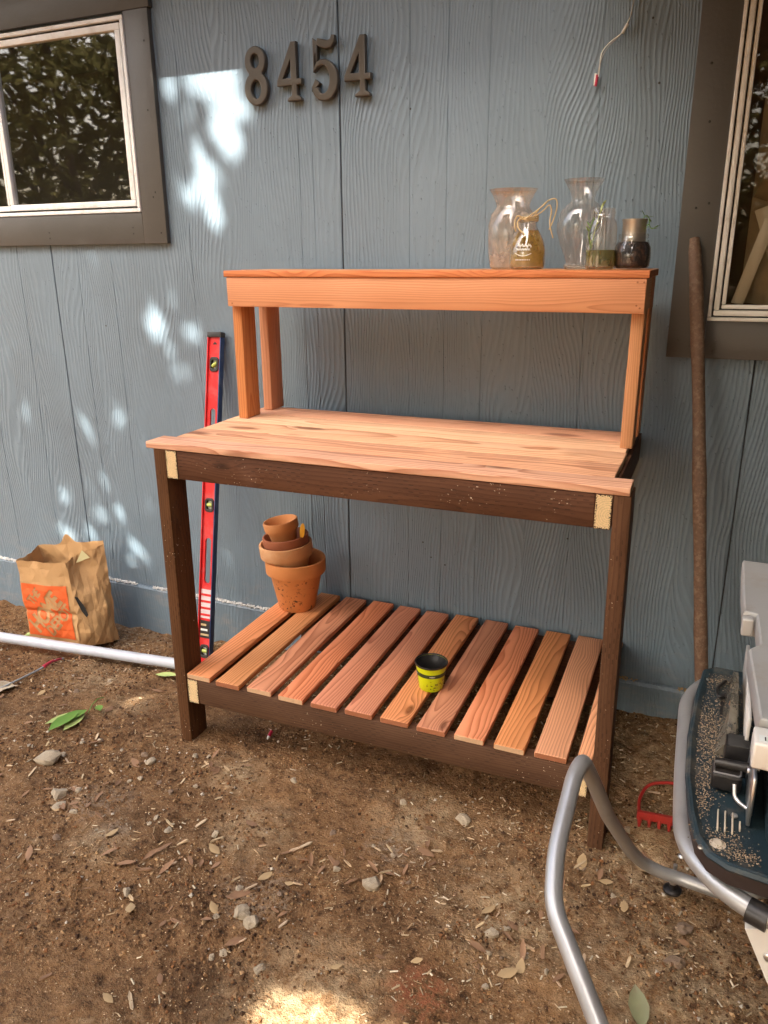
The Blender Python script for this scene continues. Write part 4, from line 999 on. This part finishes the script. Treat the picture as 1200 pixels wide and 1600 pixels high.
def sidel(u, v):
    p, n_ = face((Dd, A, A1, D1), u, v); return p + n_*(crum(u, v, 31.9, .012) - .02*math.sin(math.pi*u)*sstep(.3, .9, v))
V = []; Fc = []; NV = 48; per = []
for fn, n in ((front, 36), (side, 36), (back, 36), (sidel, 18)):
    for i in range(n): per.append((fn, i/n))
k = len(per)
for j in range(NV+1):
    for (fn, u) in per:
        v = j/NV
        top = 1 + .018*noise.noise((u*6, 3, hash(fn.__name__) % 7))
        if fn is back: top += .10*math.exp(-((u-.52)/.07)**2) + .05*(1-u)
        if fn is side: top += .02*u
        V.append(tuple(fn(u, v*top)-bO))
Fc = [(j*k+i, j*k+(i+1) % k, (j+1)*k+(i+1) % k, (j+1)*k+i) for j in range(NV) for i in range(k)]
b0 = len(V); V.append(tuple((A+B+Cc+Dd)/4-bO)); Fc += [((i+1) % k, i, b0) for i in range(k)]
bs = pyd('bag_body', V, Fc, m_kraft, bag)
# diagonal store print, rasterised from real letters on the creased paper
def text_tris(body, size, loc, ang, bold=.0, shear=0.0, space=1.0, ys=1.0):
    cu = bpy.data.curves.new('t', 'FONT'); cu.body = body; cu.size = size; cu.offset = bold; cu.shear = shear; cu.space_character = space; cu.resolution_u = 4
    t = bpy.data.objects.new('t', cu); COL.objects.link(t); dg = bpy.context.evaluated_depsgraph_get(); dg.update()
    me = bpy.data.meshes.new_from_object(t.evaluated_get(dg)); me.calc_loop_triangles()
    ca, sa = math.cos(ang), math.sin(ang); P = [(loc[0]+v.co.x*ca-v.co.y*ys*sa, loc[1]+v.co.x*sa+v.co.y*ys*ca) for v in me.vertices]
    T_ = [[P[i] for i in t_.vertices] for t_ in me.loop_triangles]
    bpy.data.objects.remove(t); bpy.data.curves.remove(cu); bpy.data.meshes.remove(me); return T_
tr = text_tris('THE', .20, (.185, .585), R(45), .008, 0, .95, 1.15) + text_tris('HOME', .35, (.215, .04), R(45), .016, 0, .92, 1.22) + text_tris('DEPOT', .25, (.535, .015), R(45), .010, 0, .92, 1.15)
def inside(T_, x, y):
    (x1, y1), (x2, y2), (x3, y3) = T_
    d1 = (x-x2)*(y1-y2)-(x1-x2)*(y-y2); d2 = (x-x3)*(y2-y3)-(x2-x3)*(y-y3); d3 = (x-x1)*(y3-y1)-(x3-x1)*(y-y1)
    return not ((d1 < 0 or d2 < 0 or d3 < 0) and (d1 > 0 or d2 > 0 or d3 > 0))
G_ = 110; mask = [[0]*G_ for _ in range(G_)]
for T_ in tr:
    xa = max(0, int(min(p[0] for p in T_)*G_)); xb = min(G_-1, int(max(p[0] for p in T_)*G_)+1); ya = max(0, int(min(p[1] for p in T_)*G_)); yb = min(G_-1, int(max(p[1] for p in T_)*G_)+1)
    for j in range(ya, yb+1):
        for i in range(xa, xb+1):
            if inside(T_, (i+.5)/G_, (j+.5)/G_): mask[j][i] = 1
V = []; Fc = []; mi = []
nrm = (B-A).cross(A1-A).normalized()
for j in range(G_+1):
    for i in range(G_+1):
        u = .02 + .88*i/G_; v = .075 + .65*j/G_; V.append(tuple(front(u, v) + nrm*.0022 - bO))
for j in range(G_):
    for i in range(G_):
        if not mask[j][i]: a = j*(G_+1)+i; Fc.append((a, a+1, a+G_+2, a+G_+1))
pyd('orange_print', V, Fc, m_orange, bag)
# torn gap on the front-right fold and a pale scrap at the mouth
def patch(name, pts, fn, off_, mat):
    V = [tuple(fn(u, v)+off_-bO) for u, v in pts]; return pyd(name, V, [tuple(range(len(V)))], mat, bag)
patch('torn_gap', [(.02, .62), (.10, .60), (.22, .47), (.26, .38), (.20, .36), (.12, .44)], side, Vector((.010, -.008, 0)), m_gasket)
patch('paper_scrap', [(.30, .93), (.62, .94), (.48, 1.04)], side, Vector((.004, -.006, 0)), simple('pale_yellow_paper', (.62, .55, .28), .7))

# ================================================================== LOOSE THINGS ON THE GROUND
def gp(x, y, dz=0): return (x, y, gh(x, y)+dz)
P = [Vector((-2.2, -.545, .0)), Vector((-1.12, -.395, .0)), Vector((-.33, -.295, .0)), Vector((-.16, -.273, .0))]
P = [Vector((-2.2+2.05*i/24, -.538+.270*i/24, 0)) for i in range(25)]
for p in P: p.z = -.026 + .018*(p.x+.3)*-.2
tag(tube('pvc_pipe', P, .0195, m_pvc, None, 20), 'white plastic pipe lying on the dirt in front of the paper bag', 'pipe')
sk = tag(empty('stick', gp(-.75, -.55)), 'thin grey stick with red tape and pale scrap on the dirt', 'stick')
so2 = Vector(gp(-.75, -.55))
def sk3(x, y, dz): return Vector(gp(x, y, dz))-so2
tube('shaft', [sk3(-.745, -.700, .012), sk3(-.752, -.62, .010), sk3(-.762, -.53, .012), sk3(-.775, -.44, .016), sk3(-.79, -.385, .012)], .0035, m_wire, sk, 8)
tube('tape', [sk3(-.765, -.50, .014), sk3(-.772, -.455, .017), sk3(-.785, -.40, .014)], .0065, m_crim, sk, 8, taper=.6)
V = []; Fc = []; random.seed(11)
for i in range(5):
    for j in range(4): p = sk3(-.80+.022*i, -.745+.03*j, .008+.018*abs(noise.noise((i*.9, j*.9, 2)))); V.append(tuple(p))
Fc = [(i*4+j, i*4+j+1, i*4+j+5, i*4+j+4) for i in range(4) for j in range(3)]
pyd('pale_scrap', V, Fc, m_stone, sk)
# green sprig
gs = tag(empty('leaf_sprig', gp(-.385, -.75)), 'fresh green leaf sprig lying on the dirt left of the bench', 'leaf sprig')
go = Vector(gp(-.385, -.75)); V = []; Fc = []; V2 = []; F2 = []
def gl(x, y, z): return Vector(gp(x, y, z))-go
addtube(V, Fc, [gl(-.375, -.685, .010), gl(-.39, -.65, .012), gl(-.40, -.615, .008), gl(-.397, -.59, .01)], .0016)
for (x, y, d, L, w, tgt) in ((-.378, -.685, (-.12, -1, .10), .105, .048, 0), (-.385, -.715, (.02, -1, .06), .125, .050, 0), (-.375, -.70, (.22, -1, .05), .115, .040, 1), (-.395, -.70, (-.3, -1, .05), .115, .036, 1), (-.36, -.655, (.8, -.6, .1), .045, .026, 2)):
    if tgt == 1: leafmesh(V2, F2, gl(x, y, .012), d, (0, 0, 1), L, w, .1, .05)
    else: leafmesh(V, Fc, gl(x, y, .020), d, (0, 0, 1), L, w, .12, .0)
pyd('leaves', V, Fc, m_leafg, gs, smooth=True); pyd('pale_leaves', V2, F2, m_leafp, gs, smooth=True)
V = []; Fc = []; q = Vector(gp(-.345, -.352, .008)); leafmesh(V, Fc, (-.035, 0, 0), (1, .05, .05), (0, 0, 1), .10, .034)
tag(pyd('leaf', V, Fc, m_leafp, None, True, loc=q), 'pale green leaf lying against the white pipe by the bench leg', 'leaf')
for (x, y, a, lab) in ((-1.13, -.30, .3, 'yellow green leaf beside the paper bag'), (-.64, -.865, 2.2, 'green leaf at the foot of the stick scrap')):
    V = []; Fc = []; leafmesh(V, Fc, (0, 0, 0), (math.cos(a), math.sin(a), .1), (0, 0, 1), .13, .04); leafmesh(V, Fc, (.02, .01, .005), (math.cos(a+.5), math.sin(a+.5), .2), (0, 0, 1), .09, .03)
    tag(pyd('leaf', V, Fc, m_leafp if a < 1 else m_leafg, None, True, loc=gp(x, y, .008)), lab, 'leaf')
V = []; Fc = []; leafmesh(V, Fc, (0, 0, 0), (-.3, 1, .1), (0, 0, 1), .085, .040)
tag(pyd('leaf', V, Fc, simple('olive_leaf', (.20, .20, .10), .6, 0, .3, 30, dirt=(.2, .13, .08), dirtf=.6), None, True, loc=gp(1.395, -1.13, .006)), 'dusty olive leaf on the dirt below the silver tube', 'leaf')
# little red and white crayon stub under the bench
cr = tag(empty('crayon_stub', gp(.243, -.575, .004)), 'small red crayon stub on the dirt under the bench', 'crayon')
tube('wrapper', [(0, .012, .012), (.002, -.008, .006)], .0055, m_crim, cr, 10); tube('tip', [(.0021, -.009, .0058), (.003, -.018, .004)], .005, m_ink, cr, 10, taper=.5)

def stone_mesh(seed, flat=.6):
    bm = bmesh.new(); bmesh.ops.create_icosphere(bm, subdivisions=2, radius=1)
    for v in bm.verts:
        n1 = noise.noise(v.co*1.1+Vector((seed*3.1, 0, 0))); n2 = noise.noise(v.co*2.7+Vector((0, seed*2.3, 0)))
        v.co *= 1+.45*n1+.22*n2; v.co.z *= flat
        v.co.x = round(v.co.x*2.2)/2.2*.5+v.co.x*.5; v.co.y = round(v.co.y*1.9+.3)/1.9*.4+v.co.y*.6
    me = bpy.data.meshes.new('stone'); bm.to_mesh(me); bm.free(); return me
SM = [stone_mesh(i, .5+.08*(i % 4)) for i in range(6)]
for me in SM[:4]: me.materials.append(m_stone)
for me in SM[4:]: me.materials.append(m_stoneb)
big = [(.781, -.997, .021, 2, 'flat pale stone ringed by bare dirt in front of the bench'), (.905, -.695, .020, 1, 'rounded tan stone under the right end of the bench'), (-.285, -.93, .036, 0, 'broad whitish stone half sunk among leaf litter'), (-.135, -1.04, .022, 3, 'chalky white stone at the top of a small rubble heap'), (-.105, -1.075, .019, 1, 'grey stone at the bottom of a small rubble heap'), (1.442, -.942, .020, 4, 'round brown stone under the saw stand tube'), (1.452, -.84, .017, 5, 'dark round stone half buried below the saw'), (.0, -.83, .016, 0, 'blocky tan stone left of the bench leg'), (.55, -1.19, .017, 2, 'grey stone of a pair of stones on open dirt'), (.585, -1.205, .018, 3, 'white stone of a pair of stones on open dirt'), (.66, -1.29, .013, 1, 'small three sided stone on open dirt'), (1.075, -1.02, .015, 2, 'pale angular stone between the bench and the saw stand')]
for x, y, r, k, lab in big:
    o = link('stone', SM[k], None, None, gp(x, y, r*.15), (0, 0, random.uniform(0, 6)), True) if False else bpy.data.objects.new('stone', SM[k])
    COL.objects.link(o); o.location = gp(x, y, r*.18); o.rotation_euler = (0, 0, random.uniform(0, 6)); o.scale = (r, r*random.uniform(.75, 1), r)
    tag(o, lab, 'stone', 'larger stones on the dirt')
random.seed(77)
def spot(x, y):
    if -.02 < x < 1.25 and y > -.70: return 'under the potting bench'
    if x > 1.2: return 'beside the silver saw stand'
    if x <= -.02 and y > -.62: return 'by the white pipe left of the bench'
    if x < .15: return 'near the green sprig left of the bench'
    return 'on open ground in front of the bench'
PILES = [(-.28, -.88, .16), (-.1, -1.03, .10), (.02, -.95, .12), (.30, -1.12, .16), (.78, -.90, .15), (.62, -1.02, .10), (-.62, -.55, .2), (.52, -1.22, .12), (1.28, -.72, .12), (1.12, -1.05, .12), (-.95, -.12, .25), (.18, -.80, .08)]
def scat():
    while True:
        if random.random() < .68: a, b, r = random.choice(PILES); x, y = random.gauss(a, r*.6), random.gauss(b, r*.6)
        else: x, y = random.uniform(-1.2, 1.5), random.uniform(-1.5, -.06)
        if -1.5 < x < 1.6 and -1.5 < y < -.05 and (not (-.02 < x < 1.25 and -.72 < y) or random.random() < .25): return x, y
def inview(x, y): return (x > -1.5 and x < 1.75 and y < -.03 and y > -1.55)
for i in range(60):
    x, y = scat()
    r = random.uniform(.0055, .012)
    o = bpy.data.objects.new('pebble', SM[random.choice((0, 1, 2, 3, 3, 4, 5))]); COL.objects.link(o)
    o.location = gp(x, y, r*.2); o.rotation_euler = (random.uniform(-.4, .4), random.uniform(-.4, .4), random.uniform(0, 6)); o.scale = (r, r*random.uniform(.6, 1), r*random.uniform(.7, 1.1))
    tag(o, ('brown' if o.data in SM[4:] else 'pale')+' small pebble '+spot(x, y), 'pebble', 'small pebbles on the dirt')
# wood chips and dry leaves big enough to pick out
CH = []
for i in range(5):
    L, w, t = random.uniform(.028, .045), random.uniform(.005, .009), .003
    V = [(-L/2, -w*.2, 0), (-L*.4, -w/2, 0), (L*.3, -w*.45, 0), (L/2, w*.1, 0), (L*.25, w/2, 0), (-L*.38, w*.35, 0)]
    V = V+[(x*.95, y*.9, t+.0015*math.sin(x*90)) for x, y, z in V]
    Fc = [(5, 4, 3, 2, 1, 0), (6, 7, 8, 9, 10, 11)]+[(a, (a+1) % 6, 6+(a+1) % 6, 6+a) for a in range(6)]
    me = bpy.data.meshes.new('wood_chip'); me.from_pydata(V, [], Fc); me.materials.append(m_chip if i < 3 else m_leafd); CH.append(me)
for i in range(150):
    x, y = scat()
    o = bpy.data.objects.new('wood_chip', random.choice(CH)); COL.objects.link(o); s = random.uniform(.45, 1.15)
    o.location = gp(x, y, .003); o.rotation_euler = (random.uniform(-.25, .25), random.uniform(-.25, .25), random.uniform(0, 6.3)); o.scale = (s, s, s)
    tag(o, ('pale' if o.data in CH[:3] else 'dark brown')+' wood splinter '+spot(x, y), 'wood chip', 'wood chips on the dirt')
DL = []
for i in range(4):
    V = []; Fc = []; leafmesh(V, Fc, (-.02, 0, 0), (1, 0, .05), (0, 0, 1), .042, .012+.003*i, random.uniform(-.1, .25), random.uniform(-.15, .25))
    me = bpy.data.meshes.new('dry_leaf'); me.from_pydata(V, [], Fc); me.materials.append(m_leafd if i < 3 else m_straw); DL.append(me)
    for p in me.polygons: p.use_smooth = True
for i in range(100):
    x, y = scat()
    o = bpy.data.objects.new('dry_leaf', random.choice(DL)); COL.objects.link(o); s = random.uniform(.6, 1.25)
    o.location = gp(x, y, .006); o.rotation_euler = (random.uniform(-.3, .3), random.uniform(-.3, .3), random.uniform(0, 6.3)); o.scale = (s, s, s)
    tag(o, ('brown' if o.data in DL[:3] else 'straw coloured')+' dry leaf '+spot(x, y), 'dry leaf', 'dry leaves on the dirt')
# uncountable litter: soil crumbs, grit, straw and sawdust fibres
random.seed(99); V = []; Fc = []; C = []
pal = [(.10, .046, .017), (.18, .09, .036), (.065, .031, .014), (.27, .145, .06), (.36, .22, .105), (.22, .095, .035)]
for i in range(62000):
    x, y = random.uniform(-1.6, 1.8), -1.62*random.random()**1.0-.02
    if noise.noise((x*2.9, y*2.9, 20))+.5*noise.noise((x*9, y*9, 22)) < random.uniform(-.25, .35): continue
    r = random.choice((.0014, .0018, .0022, .0027, .0034, .0042, .0055))*random.uniform(.7, 1.2)
    c = random.choice(pal); k = random.uniform(.7, 1.25)
    if random.random() < .025: c = (.55, .47, .36)
    crumb(V, Fc, C, gp(x, y, r*.3), r, tuple(q*k for q in c))
cm = pyd('soil_crumbs', V, Fc, m_deb); vcol(cm.data, C); tag(cm, 'loose soil crumbs and grit covering the dirt', 'soil', kind='stuff')
V = []; Fc = []; C = []
for i in range(15000):
    x, y = random.uniform(-1.6, 1.8), -1.62*random.random()-.02
    den = .16 + 1.3*noise.noise((x*2.6, y*2.6, 31)) + .5*noise.noise((x*8, y*8, 33)) + .5*sstep(.9, 1.4, x) + .35*sstep(-.5, -.1, y)*sstep(0, -.5, x)
    if random.random() > den: continue
    L = random.choice((.004, .006, .008, .011, .016))*random.uniform(.7, 1.3); w = random.uniform(.0006, .0024); a = random.uniform(0, 6.28); dz = random.uniform(-.25, .25)
    p = Vector(gp(x, y, .0025)); d = Vector((math.cos(a), math.sin(a), dz)).normalized()*L/2; s = Vector((-math.sin(a), math.cos(a), 0))*w; u = Vector((0, 0, w*.8)); b = len(V)
    V += [tuple(p-d-s), tuple(p-d+s), tuple(p-d+u), tuple(p+d-s), tuple(p+d+s), tuple(p+d+u)]
    k = random.uniform(.6, 1.2); c = random.choice(((.52, .38, .22), (.44, .29, .15), (.6, .5, .34), (.28, .16, .085)))
    C += [tuple(q*k for q in c)]*6
    Fc += [(b, b+1, b+4, b+3), (b+1, b+2, b+5, b+4), (b+2, b, b+3, b+5), (b, b+2, b+1), (b+3, b+4, b+5)]
for i in range(34000):
    x, y = random.uniform(-1.6, 1.8), -1.62*random.random()-.02
    if random.random() > .55+.9*noise.noise((x*2.6, y*2.6, 41)) + .4*sstep(.8, 1.3, x): continue
    p = Vector(gp(x, y, .0022)); a = random.uniform(0, 6.28); L = random.uniform(.0009, .0024); w = L*random.uniform(.35, .8); b = len(V); u = Vector((math.cos(a)*L, math.sin(a)*L, random.uniform(-.0006, .0006))); q = Vector((-math.sin(a)*w, math.cos(a)*w, random.uniform(-.0006, .0006)))
    V += [tuple(p-u), tuple(p+q), tuple(p+u), tuple(p-q)]; Fc.append((b, b+1, b+2, b+3))
    k = random.uniform(.55, 1.2); C += [(.62*k, .45*k, .26*k)]*4
sf = pyd('straw_litter', V, Fc, m_deb); vcol(sf.data, C); tag(sf, 'fine straw and wood fibre litter on the dirt', 'litter', kind='stuff')

# ================================================================== TREES BEHIND THE CAMERA (they shade the yard and show in the panes)
# gaps in the crown let the sun through to these places on the wall / ground
gapw = [(-.344, 1.923, .05, .037), (-.279, 1.945, .044, .036), (-.206, 1.93, .06, .072), (-.136, 1.915, .059, .075), (-.118, 1.833, .042, .11), (-.151, 1.724, .031, .075), (-.353, 1.84, .025, .019), (-.298, 1.752, .03, .023), (-.286, 1.616, .036, .027), (-.317, 1.573, .026, .02), (-.242, 1.545, .025, .02), (-.254, 1.682, .03, .023), (-.209, 1.632, .02, .019), (-.248, 1.475, .021, .016), (-.181, 1.8, .048, .055), (-.546, 1.243, .023, .018), (-.613, 1.133, .018, .018), (-.404, 1.307, .016, .017), (-.353, 1.165, .022, .018), (-.529, .886, .03, .053), (-.818, .784, .039, .031), (-.724, .791, .032, .025), (-1.187, .896, .035, .026), (-.907, .716, .027, .021), (-.844, .567, .027, .022), (-.786, .425, .043, .05), (-.916, .387, .035, .028), (-1.106, .312, .065, .03), (-.954, .295, .032, .026), (-.671, .263, .03, .025), (-.762, .199, .047, .026), (-.683, .169, .03, .026), (-.365, 1.1, .022, .018), (-1.372, .765, .03, .033), (-.554, 1.512, .022, .021)]
random.seed(404)
gapw += [(random.uniform(-1.35, -.28), random.uniform(.18, 1.38), random.uniform(.015, .03), random.uniform(.015, .03)) for _ in range(26)]
gapg = [(.78, -1.37, .13, .07), (.92, -1.33, .06, .03), (-.303, -.577, .05, .04), (-.207, -.774, .03, .03)]
def lands(p):
    t = p.y/SUN.y; q = p - SUN*t
    if q.z > 0: return 'w', q.x, q.z
    t = p.z/SUN.z; q = p - SUN*t; return 'g', q.x, q.y
def in_gap(p, m):
    k, a, b = lands(p)
    for i, (x, y, rx, ry) in enumerate(gapw if k == 'w' else gapg):
        f, mm_ = (.70, m*.9) if k == 'g' else (.64, m*.88) if i < 15 else (.48, m*.80)
        if ((a-x)/(rx*f+mm_))**2 + ((b-y)/(ry*f+mm_))**2 < 1: return True
    return False
def quadleaf(V, Fc, p, L, w):
    d = Vector((random.gauss(0, 1), random.gauss(0, 1), random.gauss(-.3, .6))).normalized(); s = d.cross(Vector((random.gauss(0, 1), random.gauss(0, 1), random.gauss(0, 1)))).normalized(); b = len(V)
    n_ = d.cross(s)
    V += [tuple(p-d*L/2), tuple(p+s*w/2+n_*w*.12), tuple(p+d*L/2), tuple(p-s*w/2+n_*w*.12)]; Fc.append((b, b+1, b+2, b+3))
random.seed(5); V = []; Fc = []
for i in range(15500):
    if random.random() < .5: T_ = Vector((random.uniform(-2.0, 2.2), 0, random.uniform(0, 2.1)))
    else: T_ = Vector((random.uniform(-2.0, 2.2), random.uniform(-2.3, 0), 0))
    t = (random.uniform(4.1, 5.3)+T_.y)/-SUN.y; p = T_+SUN*t
    L = random.uniform(.11, .17)
    if in_gap(p, .028): continue
    quadleaf(V, Fc, p, L, L*.5)
for i in range(12500):
    if random.random() < .5: T_ = Vector((random.uniform(-2.0, 2.2), 0, random.uniform(0, 2.1)))
    else: T_ = Vector((random.uniform(-2.0, 2.2), random.uniform(-2.3, 0), 0))
    t = (random.uniform(4.3, 5.5)+T_.y)/-SUN.y; p = T_+SUN*t
    if in_gap(p, .10): continue
    L = random.uniform(.22, .3); quadleaf(V, Fc, p, L, L*.55)
tr1 = tag(empty('tree', (-1.3, -4.75, 0)), 'leafy tree standing in the yard behind the viewer and shading the wall', 'tree')
o1 = Vector((-1.3, -4.75, 0))
pyd('crown', [tuple(Vector(v)-o1) for v in V], Fc, m_leafo, tr1)
def limb(par, P, r, o, name='trunk'): tube(name, [Vector(p)-o for p in P], r, m_bark, par, 10, taper=.45, bend=.4)
limb(tr1, [(-1.3, -4.75, -.1), (-1.25, -4.9, 1.6), (-1.35, -4.8, 3.2), (-1.2, -4.7, 5.4)], .13, o1)
def btree(x, y, h, r, n, label, sh=1.0):
    t = tag(empty('tree', (x, y, 0)), label, 'tree', 'trees reflected in the panes'); V = []; Fc = []; o = Vector((x, y, 0))
    cl = []
    for k in range(26):
        a = random.uniform(0, 6.28); q = random.random()**.5*r; cl.append(Vector((q*math.cos(a), q*math.sin(a)*.7, random.uniform(.06*h, h))))
    for i in range(n):
        c = random.choice(cl); p = c + Vector((random.gauss(0, .34), random.gauss(0, .34), random.gauss(0, .30)))
        if p.z < .05: continue
        if (p+o).y > -3.0: continue
        L = random.uniform(.12, .24)
        if in_gap(p+o, .04): continue
        quadleaf(V, Fc, p, L, L*.36)
    pyd('crown', V, Fc, m_leaft, t); limb(t, [(x, y, -.1), (x+.1, y, h*.4), (x-.1, y+.1, h*.9)], .09, o)
    for k in range(4):
        a = random.uniform(0, 6.28); limb(t, [(x+.05, y, h*.25+.3*k), (x+.5*math.cos(a), y+.4*math.sin(a), h*.4+.35*k), (x+r*.8*math.cos(a), y+.6*r*math.sin(a), h*.55+.4*k)], .035, o, 'limb')
for (x, y, h, r, n, lab) in ((-4.3, -4.6, 3.6, 1.1, 3000, 'bushy tree behind the viewer mirrored in the left pane'), (-6.0, -5.4, 4.4, 1.5, 3800, 'taller tree mirrored behind the bushy one in the left pane'), (-8.2, -7.0, 5.0, 1.9, 3800, 'distant tree mirrored deep in the left pane'), (-3.4, -7.8, 4.2, 1.6, 2600, 'far yard tree standing behind the shade tree'), (-6.4, -9.0, 5.0, 2.0, 3000, 'far yard tree at the end of the mirrored row'), (1.6, -7.2, 3.6, 1.7, 6500, 'unseen bush added to darken the right pane'), (3.6, -7.0, 3.8, 1.7, 6500, 'second unseen bush beyond the saw added to darken the right pane')):  # last two bushes added to block sky reflected in the right pane
    btree(x, y, h, r, n, lab)
